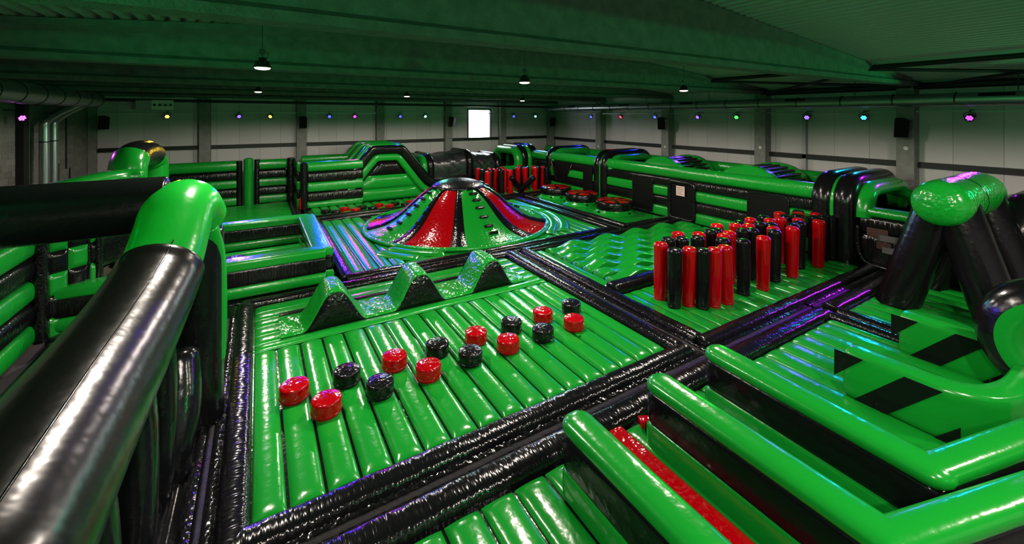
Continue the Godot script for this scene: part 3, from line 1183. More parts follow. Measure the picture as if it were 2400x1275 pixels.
func ring_pad(o: Node3D, r0: float, r1: float, a0: float, a1: float, h: float) -> void:
	var c := V(7.14, 0, -16.2)
	var g := Geo.new()
	var pts := PackedVector3Array()
	var m := 20
	for i in m + 1:
		var a := lerpf(a0, a1, float(i) / m)
		for j in 11:
			var t := -1.0 + 0.2 * j
			var e: float = clampf((absf(float(i) / m - 0.5) * 2 - 0.9) / 0.1, 0, 1)
			var r := (r0 + r1) / 2 + (r1 - r0) * 0.48 * t
			var y := 0.03 + h * sqrt(maxf(0.0, 1 - pow(absf(t), 2.4))) * sqrt(1 - e * e * 0.9)
			pts.append(c + V(cos(a) * r, y, sin(a) * r))
	g.grid(pts, m + 1, 11)
	part(o, "ring_pad", g, M.green)


# ---------------------------------------------------------------- puck steps
func make_puck(m: Material, label: String, group: String) -> Node3D:
	var o := thing("puck_step", label, "puck step", Vector3.ZERO, group)
	var g := Geo.new()
	g.lathe(Vector3.ZERO, [Vector2(0.17, 0.0), Vector2(0.205, 0.03), Vector2(0.215, 0.08), Vector2(0.218, 0.16), Vector2(0.215, 0.225), Vector2(0.205, 0.243), Vector2(0.19, 0.25), Vector2(0.12, 0.262), Vector2(0.06, 0.268), Vector2(0.0, 0.27)], 36)
	part(o, "drum", g, m, true)
	g = Geo.new()
	g.lathe(Vector3.ZERO, [Vector2(0.213, 0.062), Vector2(0.222, 0.066), Vector2(0.222, 0.074), Vector2(0.214, 0.078)], 36)
	part(o, "seam", g, m, true)
	g = Geo.new()
	g.sweep(path([V(-0.03, 0.02, 0.16), V(-0.04, 0.015, 0.3)]), 0.05, 0.008, 4.0, 8, 0.2)
	part(o, "tie_flap", g, M.green, true)
	return o


func pucks() -> void:
	var red: Node3D = null
	var black: Node3D = null
	var where := [V(0.49, 0, -7.48), V(0.88, 0, -6.87), V(1.27, 0, -7.47), V(1.67, 0, -6.88), V(2.07, 0, -7.49), V(2.49, 0, -6.91), V(2.87, 0, -7.49), V(3.29, 0, -6.93), V(3.68, 0, -7.5), V(4.08, 0, -6.93), V(4.49, 0, -7.5), V(4.88, 0, -6.92), V(5.31, 0, -7.54), V(5.68, 0, -6.93), V(6.1, 0, -7.54)]
	var cols := "rrbbrrbbrrbbrrb"
	var seen := {"r": [0, 0], "b": [0, 0]}
	for k in 15:
		var c: String = cols[k]
		var row := 0 if where[k].z < -7.2 else 1
		var n: int = seen[c][row]
		seen[c][row] += 1
		var label := "%s puck step, %s %s one from the left in the %s row" % ["red" if c == "r" else "black", ORD[n], "red" if c == "r" else "black", "back" if row == 0 else "front"]
		label += " near the humps" if row == 0 else " nearest the camera"
		put_puck(c, label, where[k] + V(0, 0.03, 0), "near puck steps", 1.0)
	where = [V(2.67, 0, -21.1), V(3.06, 0, -20.72), V(3.51, 0, -21.21), V(3.92, 0, -20.75), V(4.29, 0, -21.15), V(4.68, 0, -20.7), V(5.1, 0, -21.23), V(5.5, 0, -20.76), V(5.89, 0, -21.2), V(6.27, 0, -20.72), V(6.69, 0, -21.24), V(7.05, 0, -20.85)]
	cols = "bbrrbbrrbbrr"
	var cnt := {"r": 0, "b": 0}
	for k in 12:
		var c: String = cols[k]
		var label := "%s puck step before the sloping slide, %s %s one from the left" % ["red" if c == "r" else "black", ORD[cnt[c]], "red" if c == "r" else "black"]
		cnt[c] += 1
		put_puck(c, label, where[k] + V(0, -0.07, 0), "far puck steps", 1.0)


var puck_of := {}


func put_puck(c: String, label: String, at: Vector3, group: String, _s: float) -> void:
	if not puck_of.has(c):
		puck_of[c] = make_puck(M.red_w if c == "r" else M.black_w, label, group)
		puck_of[c].position = at
		return
	var o := copy_of(puck_of[c], label, at, group)
	o.rotation.y = rng.randf_range(-0.3, 0.3)


# ---------------------------------------------------------------- humps
func hump_y(x: float) -> float:
	var y := 0.0
	for c in [1.42, 3.29, 5.2]:
		var s := clampf((1.0 - absf(x - c) / 0.66) / 0.9, 0.0, 1.0)
		y = maxf(y, 0.71 * s * s * (3.0 - 2.0 * s))
	return y


func hump_obstacle() -> void:
	var o := thing("hump_obstacle", "crinkled green sheet over three tall rounded humps with black ends", "hump obstacle", V(3.3, 0, -10.1))
	var g := Geo.new()
	var pts := PackedVector3Array()
	var nx := 150
	var zz := [-10.62, -10.6, -10.55, -10.4, -10.2, -10.0, -9.8, -9.68, -9.65, -9.65]
	for i in nx + 1:
		var x := lerpf(0.38, 6.25, float(i) / nx)
		for j in zz.size():
			var y := hump_y(x)
			var flat := clampf(1.0 - y / 0.2, 0, 1)
			y += 0.075 + 0.018 * flat * sin(x * 17.0 + zz[j] * 5) * sin(zz[j] * 13 + x * 3)
			if j == 0 or j == zz.size() - 1:
				y = 0.04
			elif j == 1 or j == zz.size() - 2:
				y -= 0.03
			# the humps lean back and bulge between their ends
			pts.append(V(x, y + 0.03 * sin(PI * (zz[j] + 9.65) / -0.97) * (1 - flat), zz[j]))
	g.grid(pts, nx + 1, zz.size(), false, false, true)
	part(o, "cover", g, M.green_w)
	var c3 := [1.42, 3.29, 5.2]
	for k in 3:
		for side in 2:
			g = Geo.new()
			pts = PackedVector3Array()
			var m := 28
			for i in m + 1:
				var x: float = lerpf(c3[k] - 0.62, c3[k] + 0.62, float(i) / m)
				var top := hump_y(x) + 0.03
				for j in 9:
					var t := j / 8.0
					var bul := 0.07 * sin(PI * t) * sin(PI * float(i) / m)
					pts.append(V(x, 0.03 + (top - 0.03) * t, (-9.635 + bul) if side == 0 else (-10.63 - bul)))
			g.grid(pts, m + 1, 9, false, false, side == 1)
			part(o, "end_panel", g, M.black_w)
	g = Geo.new()
	g.sweep(straight(V(0.4, 0.06, -10.75), V(6.2, 0.06, -10.75)), 0.07, 0.02, 4.0, 8, 0.3)
	part(o, "edge_flap", g, M.black)


# ---------------------------------------------------------------- wavy field
func wave_field() -> void:
	var o := thing("wave_field", "green field of staggered rounded waves with dark seams behind the posts", "wave field", V(11.8, 0, -9.9))
	var zs := series(-11.58, -8.26, 0.47)
	for r in zs.size() - 1:
		var ph := r * 2.2
		var g := Geo.new()
		var pts := PackedVector3Array()
		var nx := 110
		var pz := [-1.0, -0.97, -0.88, -0.72, -0.5, -0.25, 0.0, 0.25, 0.5, 0.72, 0.88, 0.97, 1.0]
		var hz: float = (zs[r + 1] - zs[r]) / 2 - 0.012
		for i in nx + 1:
			var x := lerpf(8.18, 15.4, float(i) / nx)
			var ends := clampf(minf(x - 8.18, 15.4 - x) / 0.5, 0.0, 1.0)
			var w := (0.08 + 0.075 * sin(TAU * x / 1.5 + ph)) * ends - (0.25 if i == 0 or i == nx else 0.0)
			for t in pz:
				pts.append(V(x, w + 0.07 * sqrt(maxf(0, 1 - pow(absf(t), 2.2))) - (0.3 if absf(t) > 0.999 else 0.0), (zs[r] + zs[r + 1]) / 2 + hz * t))
		g.grid(pts, nx + 1, pz.size(), false, false, true)
		part(o, "wave_pad", g, M.green)


# ---------------------------------------------------------------- padded posts
func make_post(m: Material, label: String, group: String) -> Node3D:
	var o := thing("padded_post", label, "padded post", Vector3.ZERO, group)
	var g := Geo.new()
	g.lathe(Vector3.ZERO, [Vector2(0.13, 0.0), Vector2(0.15, 0.02), Vector2(0.148, 0.1), Vector2(0.152, 0.3), Vector2(0.158, 0.7), Vector2(0.165, 1.1), Vector2(0.17, 1.28), Vector2(0.166, 1.33), Vector2(0.15, 1.365), Vector2(0.12, 1.385), Vector2(0.06, 1.397), Vector2(0.0, 1.4)], 26)
	part(o, "shaft", g, m, true)
	g = Geo.new()
	g.lathe(Vector3.ZERO, [Vector2(0.147, 0.05), Vector2(0.156, 0.055), Vector2(0.156, 0.065), Vector2(0.148, 0.07)], 26)
	part(o, "base_seam", g, m, true)
	g = Geo.new()
	g.lathe(Vector3.ZERO, [Vector2(0.166, 1.318), Vector2(0.172, 1.325), Vector2(0.168, 1.335), Vector2(0.16, 1.34)], 26)
	part(o, "cap_seam", g, m, true)
	return o


var post_of := {}


func put_post(c: String, label: String, at: Vector3, group: String, lean := Vector2.ZERO) -> void:
	var o: Node3D
	if not post_of.has(c):
		post_of[c] = make_post(M.red if c == "r" else M.black, label, group)
		o = post_of[c]
		o.position = at
	else:
		o = copy_of(post_of[c], label, at, group)
	o.rotation = V(lean.y, 0, lean.x)


func posts() -> void:
	# near field: colour and the spot of each head, read along the rows
	var data := "r843700 b890721 r958737 b924704 b835653 r872642 r1008707 b969687 b887615 b1056709 b1085707 r1134733 r920608 r1047668 b1008641 r961601 r1084671 r1174709 b1215726 b1137671 r1281731 r1204686 b1165659 b1045610 b1251686 b1349724 r1118602 r1324692 b1274661 r1445722 r1369684 r1237637 b1202616 b1414691 r1277608 b1318628 r1489689 b1455681 r1399647 b1365630 b1520707 r1533662 b1483643 r1430609 b1509627 b1530614"
	var items: Array = []
	for w in data.split(" "):
		var num := w.substr(1)
		var x := float(num.substr(0, num.length() - 3)) / 100.0
		var z := -float(num.substr(num.length() - 3)) / 100.0
		items.append([w[0], V(x, 0.02, z)])
	label_posts(items, "near padded posts", -6.75, "front rows", "back rows", "of the near field")
	data = "r11162249 b11092181 r10992097 b11512156 r11772222 r11962177 b12212186 r12712232 b12012110 r12342140 r12502097 r13402165 b14002208 r14172260 r13812140 b14152175 r14312110 r14792198 b14712138 r15062144 b15042092"
	items = []
	for w in data.split(" "):
		items.append([w[0], V(float(w.substr(1, 4)) / 100.0, 0.02, -float(w.substr(5)) / 100.0)])
	label_posts(items, "far padded posts", -21.7, "front rows", "back rows", "of the far cluster")
	# two fallen black posts crossing among the far ones
	put_post("b", "black padded post leaning left, crossing another in the far cluster", V(13.35, 0.06, -21.05), "crossed far posts")
	get_child(-1).quaternion = Quaternion(Vector3.UP, V(-0.75, 0.75, 0.25).normalized())
	put_post("b", "black padded post leaning right with its shiny tip before the far cluster", V(13.0, 0.1, -20.85), "crossed far posts")
	get_child(-1).quaternion = Quaternion(Vector3.UP, V(0.35, 0.75, 0.75).normalized())


func label_posts(items: Array, group: String, split: float, near_w: String, far_w: String, tail: String) -> void:
	var cnt := {}
	# left to right in the picture
	items.sort_custom(func(a, b): return bearing(a[1]) < bearing(b[1]))
	for it in items:
		var row: String = near_w if it[1].z > split else far_w
		var key: String = it[0] + row
		var n: int = cnt.get(key, 0)
		cnt[key] = n + 1
		var col := "red" if it[0] == "r" else "black"
		var lean := Vector2(rng.randf_range(-0.04, 0.04), rng.randf_range(-0.03, 0.03))
		put_post(it[0], "%s padded post, %s %s from the left, %s %s" % [col, ORD[n], col, row, tail], it[1], group, lean)


func bearing(p: Vector3) -> float:
	return atan2(p.x, -p.z)


# ---------------------------------------------------------------- volcano
func volcano() -> void:
	var c := V(7.14, 0.04, -16.2)
	var o := thing("climbing_volcano", "volcano shaped inflatable with red slides, green climbing sides and a dark dome", "volcano", c)
	var prof := [Vector2(3.7, 0.02), Vector2(3.62, 0.08), Vector2(3.3, 0.12), Vector2(2.95, 0.2), Vector2(2.6, 0.36), Vector2(2.25, 0.6), Vector2(1.95, 0.86), Vector2(1.7, 1.08), Vector2(1.45, 1.27), Vector2(1.2, 1.42), Vector2(1.0, 1.52)]
	var cuts := [[34.9, 63.1, "r"], [63.1, 73.1, "k"], [73.1, 109.1, "g"], [109.1, 118.5, "k"], [118.5, 146.0, "r"], [146.0, 155.0, "k"], [155.0, 188.0, "g"], [188.0, 197.0, "k"], [197.0, 218.0, "r"],
		[218.0, 229.0, "k"], [229.0, 269.0, "g"], [269.0, 280.0, "k"], [280.0, 318.0, "r"], [318.0, 329.0, "k"], [329.0, 384.0, "g"], [384.0, 394.9, "k"]]
	for q in cuts:
		var a0 := deg_to_rad(q[0])
		var a1 := deg_to_rad(q[1])
		var g := Geo.new()
		if q[2] == "k":
			g.lathe(c, prof.map(func(p): return Vector2(p.x + 0.01, p.y)), 8, a0, a1, 0.07)
			part(o, "divider_band", g, M.black_w)
			for s in [0.3, 0.5, 0.7]:
				pass
			continue
		g.lathe(c, prof, 20, a0, a1, 0.05 if q[2] == "r" else 0.1)
		var side := part(o, "slide_panel" if q[2] == "r" else "climbing_panel", g, M.red_w if q[2] == "r" else M.green_w)
		if q[2] == "g":
			for k in 7:
				var t := 0.28 + 0.11 * k
				var u := t * (prof.size() - 1)
				var i := mini(int(u), prof.size() - 2)
				var p: Vector2 = prof[i].lerp(prof[i + 1], u - i)
				var tn: Vector2 = (prof[i + 1] - prof[i]).normalized()
				var a := lerpf(a0, a1, 0.46)
				var rad := V(cos(a), 0, sin(a))
				var along := rad * tn.x + V(0, tn.y, 0)
				var acr := V(-sin(a), 0, cos(a))
				var up := acr.cross(along).normalized()
				if up.y < 0:
					up = -up
				g = Geo.new()
				g.rbox(c + rad * p.x + V(0, p.y + 0.1, 0) + up * 0.04, V(0.36, 0.1, 0.11), 0.045, 0.01, 3, Basis(acr, up, acr.cross(up)))
				part(side, "hand_grip", g, M.black)
	var g2 := Geo.new()
	g2.lathe(c, [Vector2(1.02, 1.48), Vector2(1.06, 1.54), Vector2(1.05, 1.6), Vector2(0.95, 1.68), Vector2(0.75, 1.77), Vector2(0.5, 1.83), Vector2(0.25, 1.86), Vector2(0.0, 1.87)], 40)
	part(o, "dome", g2, M.dome)
	g2 = Geo.new()
	g2.lathe(c, [Vector2(3.66, 0.0), Vector2(3.78, 0.02), Vector2(3.82, 0.08), Vector2(3.78, 0.13), Vector2(3.68, 0.15), Vector2(3.6, 0.12)], 72)
	part(o, "foot_ring", g2, M.green_w)


# ---------------------------------------------------------------- spinning discs
func discs() -> void:
	var spots := [V(14.2, 0.04, -18.89), V(14.2, 0.04, -16.68), V(14.2, 0.04, -14.41)]
	var lab := ["farthest, beside the far posts", "in the middle of three", "nearest, before the dark window"]
	var src: Node3D
	for k in 3:
		var label: String = "red and black segmented spinning disc on a green skirt, " + lab[k]
		if k == 0:
			src = thing("spinning_disc", label, "spinning disc", spots[k], "spinning discs")
			var g := Geo.new()
			g.lathe(Vector3.ZERO, [Vector2(1.02, 0.0), Vector2(0.95, 0.03), Vector2(0.87, 0.08), Vector2(0.82, 0.14), Vector2(0.8, 0.22)], 40)
			part(src, "skirt", g, M.green_w, true)
			g = Geo.new()
			g.lathe(Vector3.ZERO, [Vector2(0.6, 0.16), Vector2(0.81, 0.17), Vector2(0.85, 0.21), Vector2(0.86, 0.36), Vector2(0.85, 0.5), Vector2(0.81, 0.54), Vector2(0.7, 0.555), Vector2(0.3, 0.56), Vector2(0.0, 0.562)], 40)
			part(src, "disc", g, M.black_w, true)
			for s in 6:
				g = Geo.new()
				var a := TAU * s / 6
				g.lathe(Vector3.ZERO, [Vector2(0.76, 0.53), Vector2(0.74, 0.565), Vector2(0.55, 0.585), Vector2(0.3, 0.578), Vector2(0.14, 0.565), Vector2(0.13, 0.55)], 8, a + 0.14, a + 0.9)
				part(src, "red_segment", g, M.red_w, true)
			for a in [1.9, 2.5, 4.2]:
				g = Geo.new()
				g.rbox(V(cos(a) * 0.9, 0.09, sin(a) * 0.9), V(0.12, 0.08, 0.05), 0.02, 0.0, 2, Basis(Vector3.UP, -a + PI / 2))
				part(src, "vent", g, M.black, true)
		else:
			var o := copy_of(src, label, spots[k])
			o.rotation.y = 0.5 * k


# ---------------------------------------------------------------- helpers for striped walls
func stripes(o: Node3D, a: Vector3, b: Vector3, w: float, bands: Array, ex := 4.0) -> void:
	# bands: [y0, y1, "g" or "k"]: stacked inflated bands along a line
	for q in bands:
		var g := Geo.new()
		var y: float = (q[0] + q[1]) / 2
		var h: float = (q[1] - q[0]) / 2
		var top: bool = q.size() > 3
		g.sweep(straight(a + V(0, y, 0), b + V(0, y, 0), 1.0), w / 2, h, 2.4 if top else ex, 16, 0.35)
		part(o, "green_band" if q[2] == "g" else "black_band", g, M.green_g if q[2] == "g" else M.black_g)


func hoop(x0: float, x1: float, top: float, z: float, corner: float) -> PackedVector3Array:
	# upright rounded frame in a plane across the course
	var pts := [V(x0, 0, z), V(x0, (top - corner) * 0.5, z), V(x0, top - corner, z)]
	for k in range(1, 6):
		var a := PI - (PI / 2) * k / 6.0
		pts.append(V(x0 + corner + cos(a) * corner, top - corner + sin(a) * corner, z))
	pts.append(V(x0 + corner, top, z))
	pts.append(V((x0 + x1) / 2, top, z))
	pts.append(V(x1 - corner, top, z))
	for k in range(1, 6):
		var a := PI / 2 - (PI / 2) * k / 6.0
		pts.append(V(x1 - corner + cos(a) * corner, top - corner + sin(a) * corner, z))
	pts.append_array([V(x1, top - corner, z), V(x1, (top - corner) * 0.5, z), V(x1, 0, z)])
	return path(pts)


func turned(p: PackedVector3Array, pivot: Vector3) -> PackedVector3Array:
	# a frame across z becomes a frame across x: x offset becomes -z offset
	var out := PackedVector3Array()
	for q in p:
		out.append(V(pivot.x + (q.z - pivot.z), q.y, pivot.z - (q.x - pivot.x)))
	return out


# ---------------------------------------------------------------- the sloping slide
func slide() -> void:
	var o := thing("slide_ramp", "large green and black slide ramp with a flat top behind the volcano", "slide", V(5.5, 0, -24.4))
	var zf := -22.85
	var zb := -26.2
	# stepped wall at its left
	stripes(o, V(2.1, 0, zf), V(4.6, 0, zf), 0.5, [[1.76, 2.26, "g", 1], [1.26, 1.76, "k"], [0.78, 1.26, "g"], [0.3, 0.78, "k"], [0.0, 0.3, "g"]])
	stripes(o, V(2.1, 0, zb), V(4.6, 0, zb), 0.5, [[1.8, 2.3, "g", 1], [1.3, 1.8, "k"], [0.0, 1.3, "k"]])
	var g := Geo.new()
	g.sweep(straight(V(1.9, 0, zf + 0.1), V(1.9, 2.2, zf + 0.1)), 0.16, 0.16, 3.0, 12, 0.3, V(0, 0, 1))
	part(o, "corner_post", g, M.black)
	# body under the ramp
	var body := [V(1.95, 0, 0), V(9.1, 0, 0), V(9.1, 0.5, 0), V(8.4, 0.8, 0), V(7.6, 1.75, 0), V(6.75, 2.72, 0), V(5.2, 2.72, 0), V(4.5, 2.0, 0), V(3.9, 1.2, 0), V(3.2, 0.7, 0), V(1.95, 0.6, 0)]
	var pts := PackedVector3Array()
	for q in body:
		pts.append(q + V(0, 0, zb))
	g = Geo.new()
	g.slab(pts, V(0, 0, 1), zf - zb - 0.12, 0.02)
	part(o, "body", g, M.black)
	# front rails following the outline
	for d in [[0.0, "k", 0.25], [1.0, "g", 0.2]]:
		var line: Array
		if d[0] == 0.0:
			line = [V(2.0, 0.54, zf), V(2.7, 0.51, zf), V(3.1, 0.55, zf), V(3.4, 0.66, zf), V(3.65, 0.84, zf), V(3.85, 1.06, zf), V(4.3, 1.62, zf), V(4.8, 2.26, zf), V(5.1, 2.62, zf), V(5.2, 2.69, zf), V(5.34, 2.71, zf), V(5.95, 2.71, zf), V(6.55, 2.71, zf), V(6.68, 2.69, zf), V(6.78, 2.62, zf), V(7.1, 2.24, zf), V(7.6, 1.62, zf), V(8.0, 1.14, zf), V(8.25, 0.9, zf), V(8.55, 0.7, zf), V(9.0, 0.55, zf)]
		else:
			line = [V(2.0, 0.17, zf), V(2.8, 0.16, zf), V(3.35, 0.25, zf), V(3.75, 0.45, zf), V(4.05, 0.72, zf), V(4.4, 1.14, zf), V(4.9, 1.77, zf), V(5.27, 2.2, zf), V(5.38, 2.27, zf), V(5.52, 2.29, zf), V(6.0, 2.29, zf), V(6.4, 2.28, zf), V(6.52, 2.24, zf), V(6.62, 2.14, zf), V(7.05, 1.58, zf), V(7.5, 0.98, zf), V(7.85, 0.56, zf), V(8.3, 0.24, zf)]
		g = Geo.new()
		g.sweep(path(line), 0.2, d[2] * 0.93, 2.8, 18, 0.5)
		part(o, "edge_rail" if d[1] == "k" else "inner_rail", g, M.black if d[1] == "k" else M.green)
	# panels inside the outline
	for q in [[[V(5.5, 2.08, 0), V(6.45, 2.08, 0), V(7.05, 1.34, 0), V(4.95, 1.34, 0)], M.black, "black_panel"], [[V(4.95, 1.34, 0), V(7.05, 1.34, 0), V(7.7, 0.62, 0), V(4.3, 0.62, 0)], M.green, "green_panel"], [[V(4.25, 0.62, 0), V(7.7, 0.62, 0), V(8.1, 0.0, 0), V(3.4, 0.0, 0)], M.green, "green_panel"]]:
		g = Geo.new()
		var a: Array = q[0]
		var pp := PackedVector3Array()
		var rows := 9
		for i in rows:
			var t := float(i) / (rows - 1)
			var l: Vector3 = a[3].lerp(a[0], t)
			var r: Vector3 = a[2].lerp(a[1], t)
			for j in 11:
				var u := j / 10.0
				var p := l.lerp(r, u)
				p.z = zf - 0.05 + 0.13 * sqrt(maxf(0, 1 - pow(absf(2 * t - 1), 2.5))) * sqrt(maxf(0, 1 - pow(absf(2 * u - 1), 6)))
				pp.append(p)
		g.grid(pp, rows, 11, false, false, true)
		part(o, q[2], g, q[1])
	# rails across the slopes and over the top, and the lanes between
	var top := [V(3.7, 1.25, 0), V(4.35, 2.06, 0), V(4.95, 2.8, 0), V(5.08, 2.87, 0), V(5.25, 2.89, 0), V(5.95, 2.89, 0), V(6.6, 2.89, 0), V(6.75, 2.85, 0), V(6.86, 2.78, 0), V(7.3, 2.26, 0), V(7.8, 1.65, 0), V(8.4, 0.95, 0)]
	var zs := [zf - 0.38, (zf + zb) / 2 - 0.2, zb]
	for k in 3:
		g = Geo.new()
		var line := []
		for q in top:
			line.append(q + V(0, 0.0, zs[k]))
		g.sweep(path(line), 0.17, 0.13, 2.6, 14, 0.5)
		part(o, "lane_rail", g, M.green)
	for k in 2:
		g = Geo.new()
		var pp := PackedVector3Array()
		for q in path(top):
			for j in 7:
				var t := j / 6.0
				pp.append(V(q.x, q.y - 0.1 + 0.04 * sin(PI * t * 2) ** 2, lerpf(zs[k] - 0.1, zs[k + 1] + 0.1, t)))
		g.grid(pp, pp.size() / 7, 7)
		part(o, "lane", g, M.dome)


# ---------------------------------------------------------------- fence gate at the back left
func fences() -> void:
	var z := -25.45
	var bands := [[1.72, 2.25, "g", 1], [1.29, 1.72, "k"], [0.86, 1.29, "g"], [0.43, 0.86, "k"], [0.0, 0.43, "g"]]
	var o := thing("inflatable_fence", "striped green and black fence left of the green gate post", "fence", V(-2.5, 0, z))
	stripes(o, V(-5.2, 0, z + 0.05), V(-0.95, 0, z), 0.5, bands)
	var g := Geo.new()
	g.sweep(straight(V(-0.82, 0, z + 0.08), V(-0.82, 2.22, z + 0.08)), 0.14, 0.2, 3.0, 12, 0.2, V(0, 0, 1))
	part(o, "end_post", g, M.black)
	o = thing("gate_post", "plain green upright post in the middle of the striped fence", "post", V(-0.42, 0, z + 0.1))
	g = Geo.new()
	g.sweep(straight(V(-0.42, 0, z + 0.1), V(-0.42, 2.28, z + 0.1)), 0.22, 0.22, 2.4, 16, 0.4, V(0, 0, 1))
	part(o, "shaft", g, M.green)
	o = thing("inflatable_fence", "short striped green and black fence right of the green gate post", "fence", V(0.6, 0, z))
	stripes(o, V(0.02, 0, z), V(1.25, 0, z), 0.5, bands)
	for x in [-0.05, 1.5]:
		g = Geo.new()
		g.sweep(straight(V(x, 0, z + 0.1), V(x, 2.26, z + 0.1)), 0.13 if x < 0 else 0.2, 0.2, 3.0, 12, 0.2, V(0, 0, 1))
		part(o, "end_post", g, M.black_w)
	o = thing("side_fence", "short striped fence piece between the gate and the slide", "fence", V(1.75, 0, -24.2))
	stripes(o, V(1.72, 0, -25.2), V(1.72, 0, -23.2), 0.2, bands)
	o = thing("red_flap", "small red upright flap beside the slide's black corner post", "flap", V(1.72, 0, -22.6))
	g = Geo.new()
	g.rbox(V(1.72, 0.3, -22.6), V(0.08, 0.55, 0.3), 0.03, 0.01, 3)
	part(o, "panel", g, M.red)


# ---------------------------------------------------------------- foam pit
func pit() -> void:
	var o := thing("foam_pit", "large square green and black walled pit with a low rim at the left", "pit", V(-1, FLOOR, -14.8))
	var g := Geo.new()
	g.rbox(V(-0.95, (FLOOR - 0.02) / 2, -14.75), V(5.5, -FLOOR - 0.02, 5.2), 0.04, 0.0, 2)
	part(o, "base", g, M.black)
	for q in series(-16.7, -12.7, 0.4):
		if q > -12.8:
			continue
		g = Geo.new()
		g.pad(-3.4, 1.4, q, q + 0.4, 0.0, 0.05)
		part(o, "floor_pad", g, M.green)
	var edges := [[V(-3.6, 0, -12.55), V(1.55, 0, -12.55), 0.5], [V(1.5, 0, -12.5), V(1.5, 0, -17.0), 0.56], [V(-3.6, 0, -16.98), V(1.55, 0, -16.98), 0.5]]
	for e in edges:
		var w: float = e[2]
		g = Geo.new()
		g.sweep(straight(e[0] + V(0, 0.15, 0), e[1] + V(0, 0.15, 0)), w / 2 + 0.02, 0.17, 3.2, 16, 0.2)
		part(o, "lower_tube", g, M.green)
		g = Geo.new()
		g.sweep(straight(e[0] + V(0, 0.5, 0), e[1] + V(0, 0.5, 0)), w / 2 + 0.005, 0.22, 5.5, 20, 0.2)
		part(o, "middle_band", g, M.black_g)
		g = Geo.new()
		g.sweep(straight(e[0] + V(0, 0.8, 0), e[1] + V(0, 0.8, 0)), w / 2, 0.13, 5.0, 22, 0.2)
		part(o, "rim", g, M.green)
	o = thing("foam_block", "small crumpled black foam block lying inside the pit's near wall", "block", V(-0.55, 0.05, -13.2))
	g = Geo.new()
	g.rbox(V(-0.55, 0.42, -13.25), V(0.6, 0.75, 0.5), 0.1, 0.03, 4, Basis(Vector3.UP, 0.3))
	part(o, "body", g, M.black_w)
	g = Geo.new()
	g.rbox(V(-0.72, 0.5, -12.97), V(0.14, 0.08, 0.03), 0.012, 0.0, 2, Basis(Vector3.UP, 0.3))
	part(o, "yellow_label", g, M.yellow)


# ---------------------------------------------------------------- left boundary
func side_walls() -> void:
	var o := thing("striped_wall", "tall striped green and black wall along the left edge of the hall", "wall section", V(-3.95, 0, -10))
	stripes(o, V(-3.98, 0, -3.0), V(-3.98, 0, -12.0), 0.44, [[2.15, 2.6, "k"], [1.7, 2.15, "g"], [1.25, 1.7, "k"], [0.83, 1.25, "g"], [0.38, 0.83, "k"], [-0.02, 0.38, "g"]], 3.0)
	for p in [[-3.72, -12.1], [-3.85, -12.2]]:
		var g := Geo.new()
		g.sweep(straight(V(p[0], 0, p[1]), V(p[0], 2.7, p[1])), 0.1, 0.16, 3.0, 12, 0.2, V(0, 0, 1))
		part(o, "corner_post", g, M.black_w)
	# chequered diagonal screen
	o = thing("chequered_screen", "green and black chequered screen standing behind the low pit wall", "screen", V(-3.4, 0, -12.6))
	var a := V(-3.7, 0, -12.25)
	var d := V(0.25, 0, -0.25)
	for c in 3:
		for r in 6:
			var g := Geo.new()
			var w := 1.0 if c < 2 else 0.5
			var p0 := a + d * c
			var p1 := a + d * (c + w)
			var y0 := -0.1 + 0.45 * r
			var pts := PackedVector3Array()
			for i in 9:
				for j in 9:
					var t := i / 8.0
					var u := j / 8.0
					var q := p0.lerp(p1, 0.01 + 0.98 * t) + V(0, y0 + 0.445 * u, 0)
					q += V(1, 0, 1).normalized() * (0.06 * sqrt(maxf(0, 1 - pow(absf(2 * t - 1), 3.0))) * sqrt(maxf(0, 1 - pow(absf(2 * u - 1), 5.0))))
					pts.append(q)
			g.grid(pts, 9, 9)
			part(o, "check", g, M.green if (c + r) % 2 == 0 else M.black)
	var g2 := Geo.new()
	g2.slab(PackedVector3Array([a + V(-0.05, 0, -0.05), a + d * 2.5 + V(-0.05, 0, -0.05), a + d * 2.5 + V(-0.05, 2.6, -0.05), a + V(-0.05, 2.6, -0.05)]), V(-1, 0, -1), 0.15)
	part(o, "backing", g2, M.black)
	for t in [2.03, 2.55]:
		g2 = Geo.new()
		g2.sweep(straight(a + d * t, a + d * t + V(0, 2.6, 0)), 0.03 if t < 2.5 else 0.07, 0.03 if t < 2.5 else 0.12, 3.0, 8, 0.2, V(0, 0, 1))
		part(o, "seam_post", g2, M.black_w)
	# taller wall behind, green along its top
	o = thing("boundary_wall", "green topped black boundary wall running back under the twin ducts", "wall section", V(-4.2, 0, -15))
	var ln := smooth([V(-4.3, 2.68, -12.4), V(-4.1, 2.7, -14.0), V(-3.75, 2.72, -15.6), V(-3.4, 2.72, -16.3), V(-3.05, 2.7, -16.45)], 4)
	g2 = Geo.new()
	g2.sweep(ln, 0.26, 0.24, 2.2, 16, 0.6)
	part(o, "top_tube", g2, M.green)
	for q in [[1.9, 0.55], [0.85, 0.52]]:
		var low := PackedVector3Array()
		for p in ln:
			low.append(V(p.x - 0.03, q[0], p.z - 0.03))
		g2 = Geo.new()
		g2.sweep(low, 0.22, q[1], 4.0, 14, 0.3)
		part(o, "black_band", g2, M.black_w)


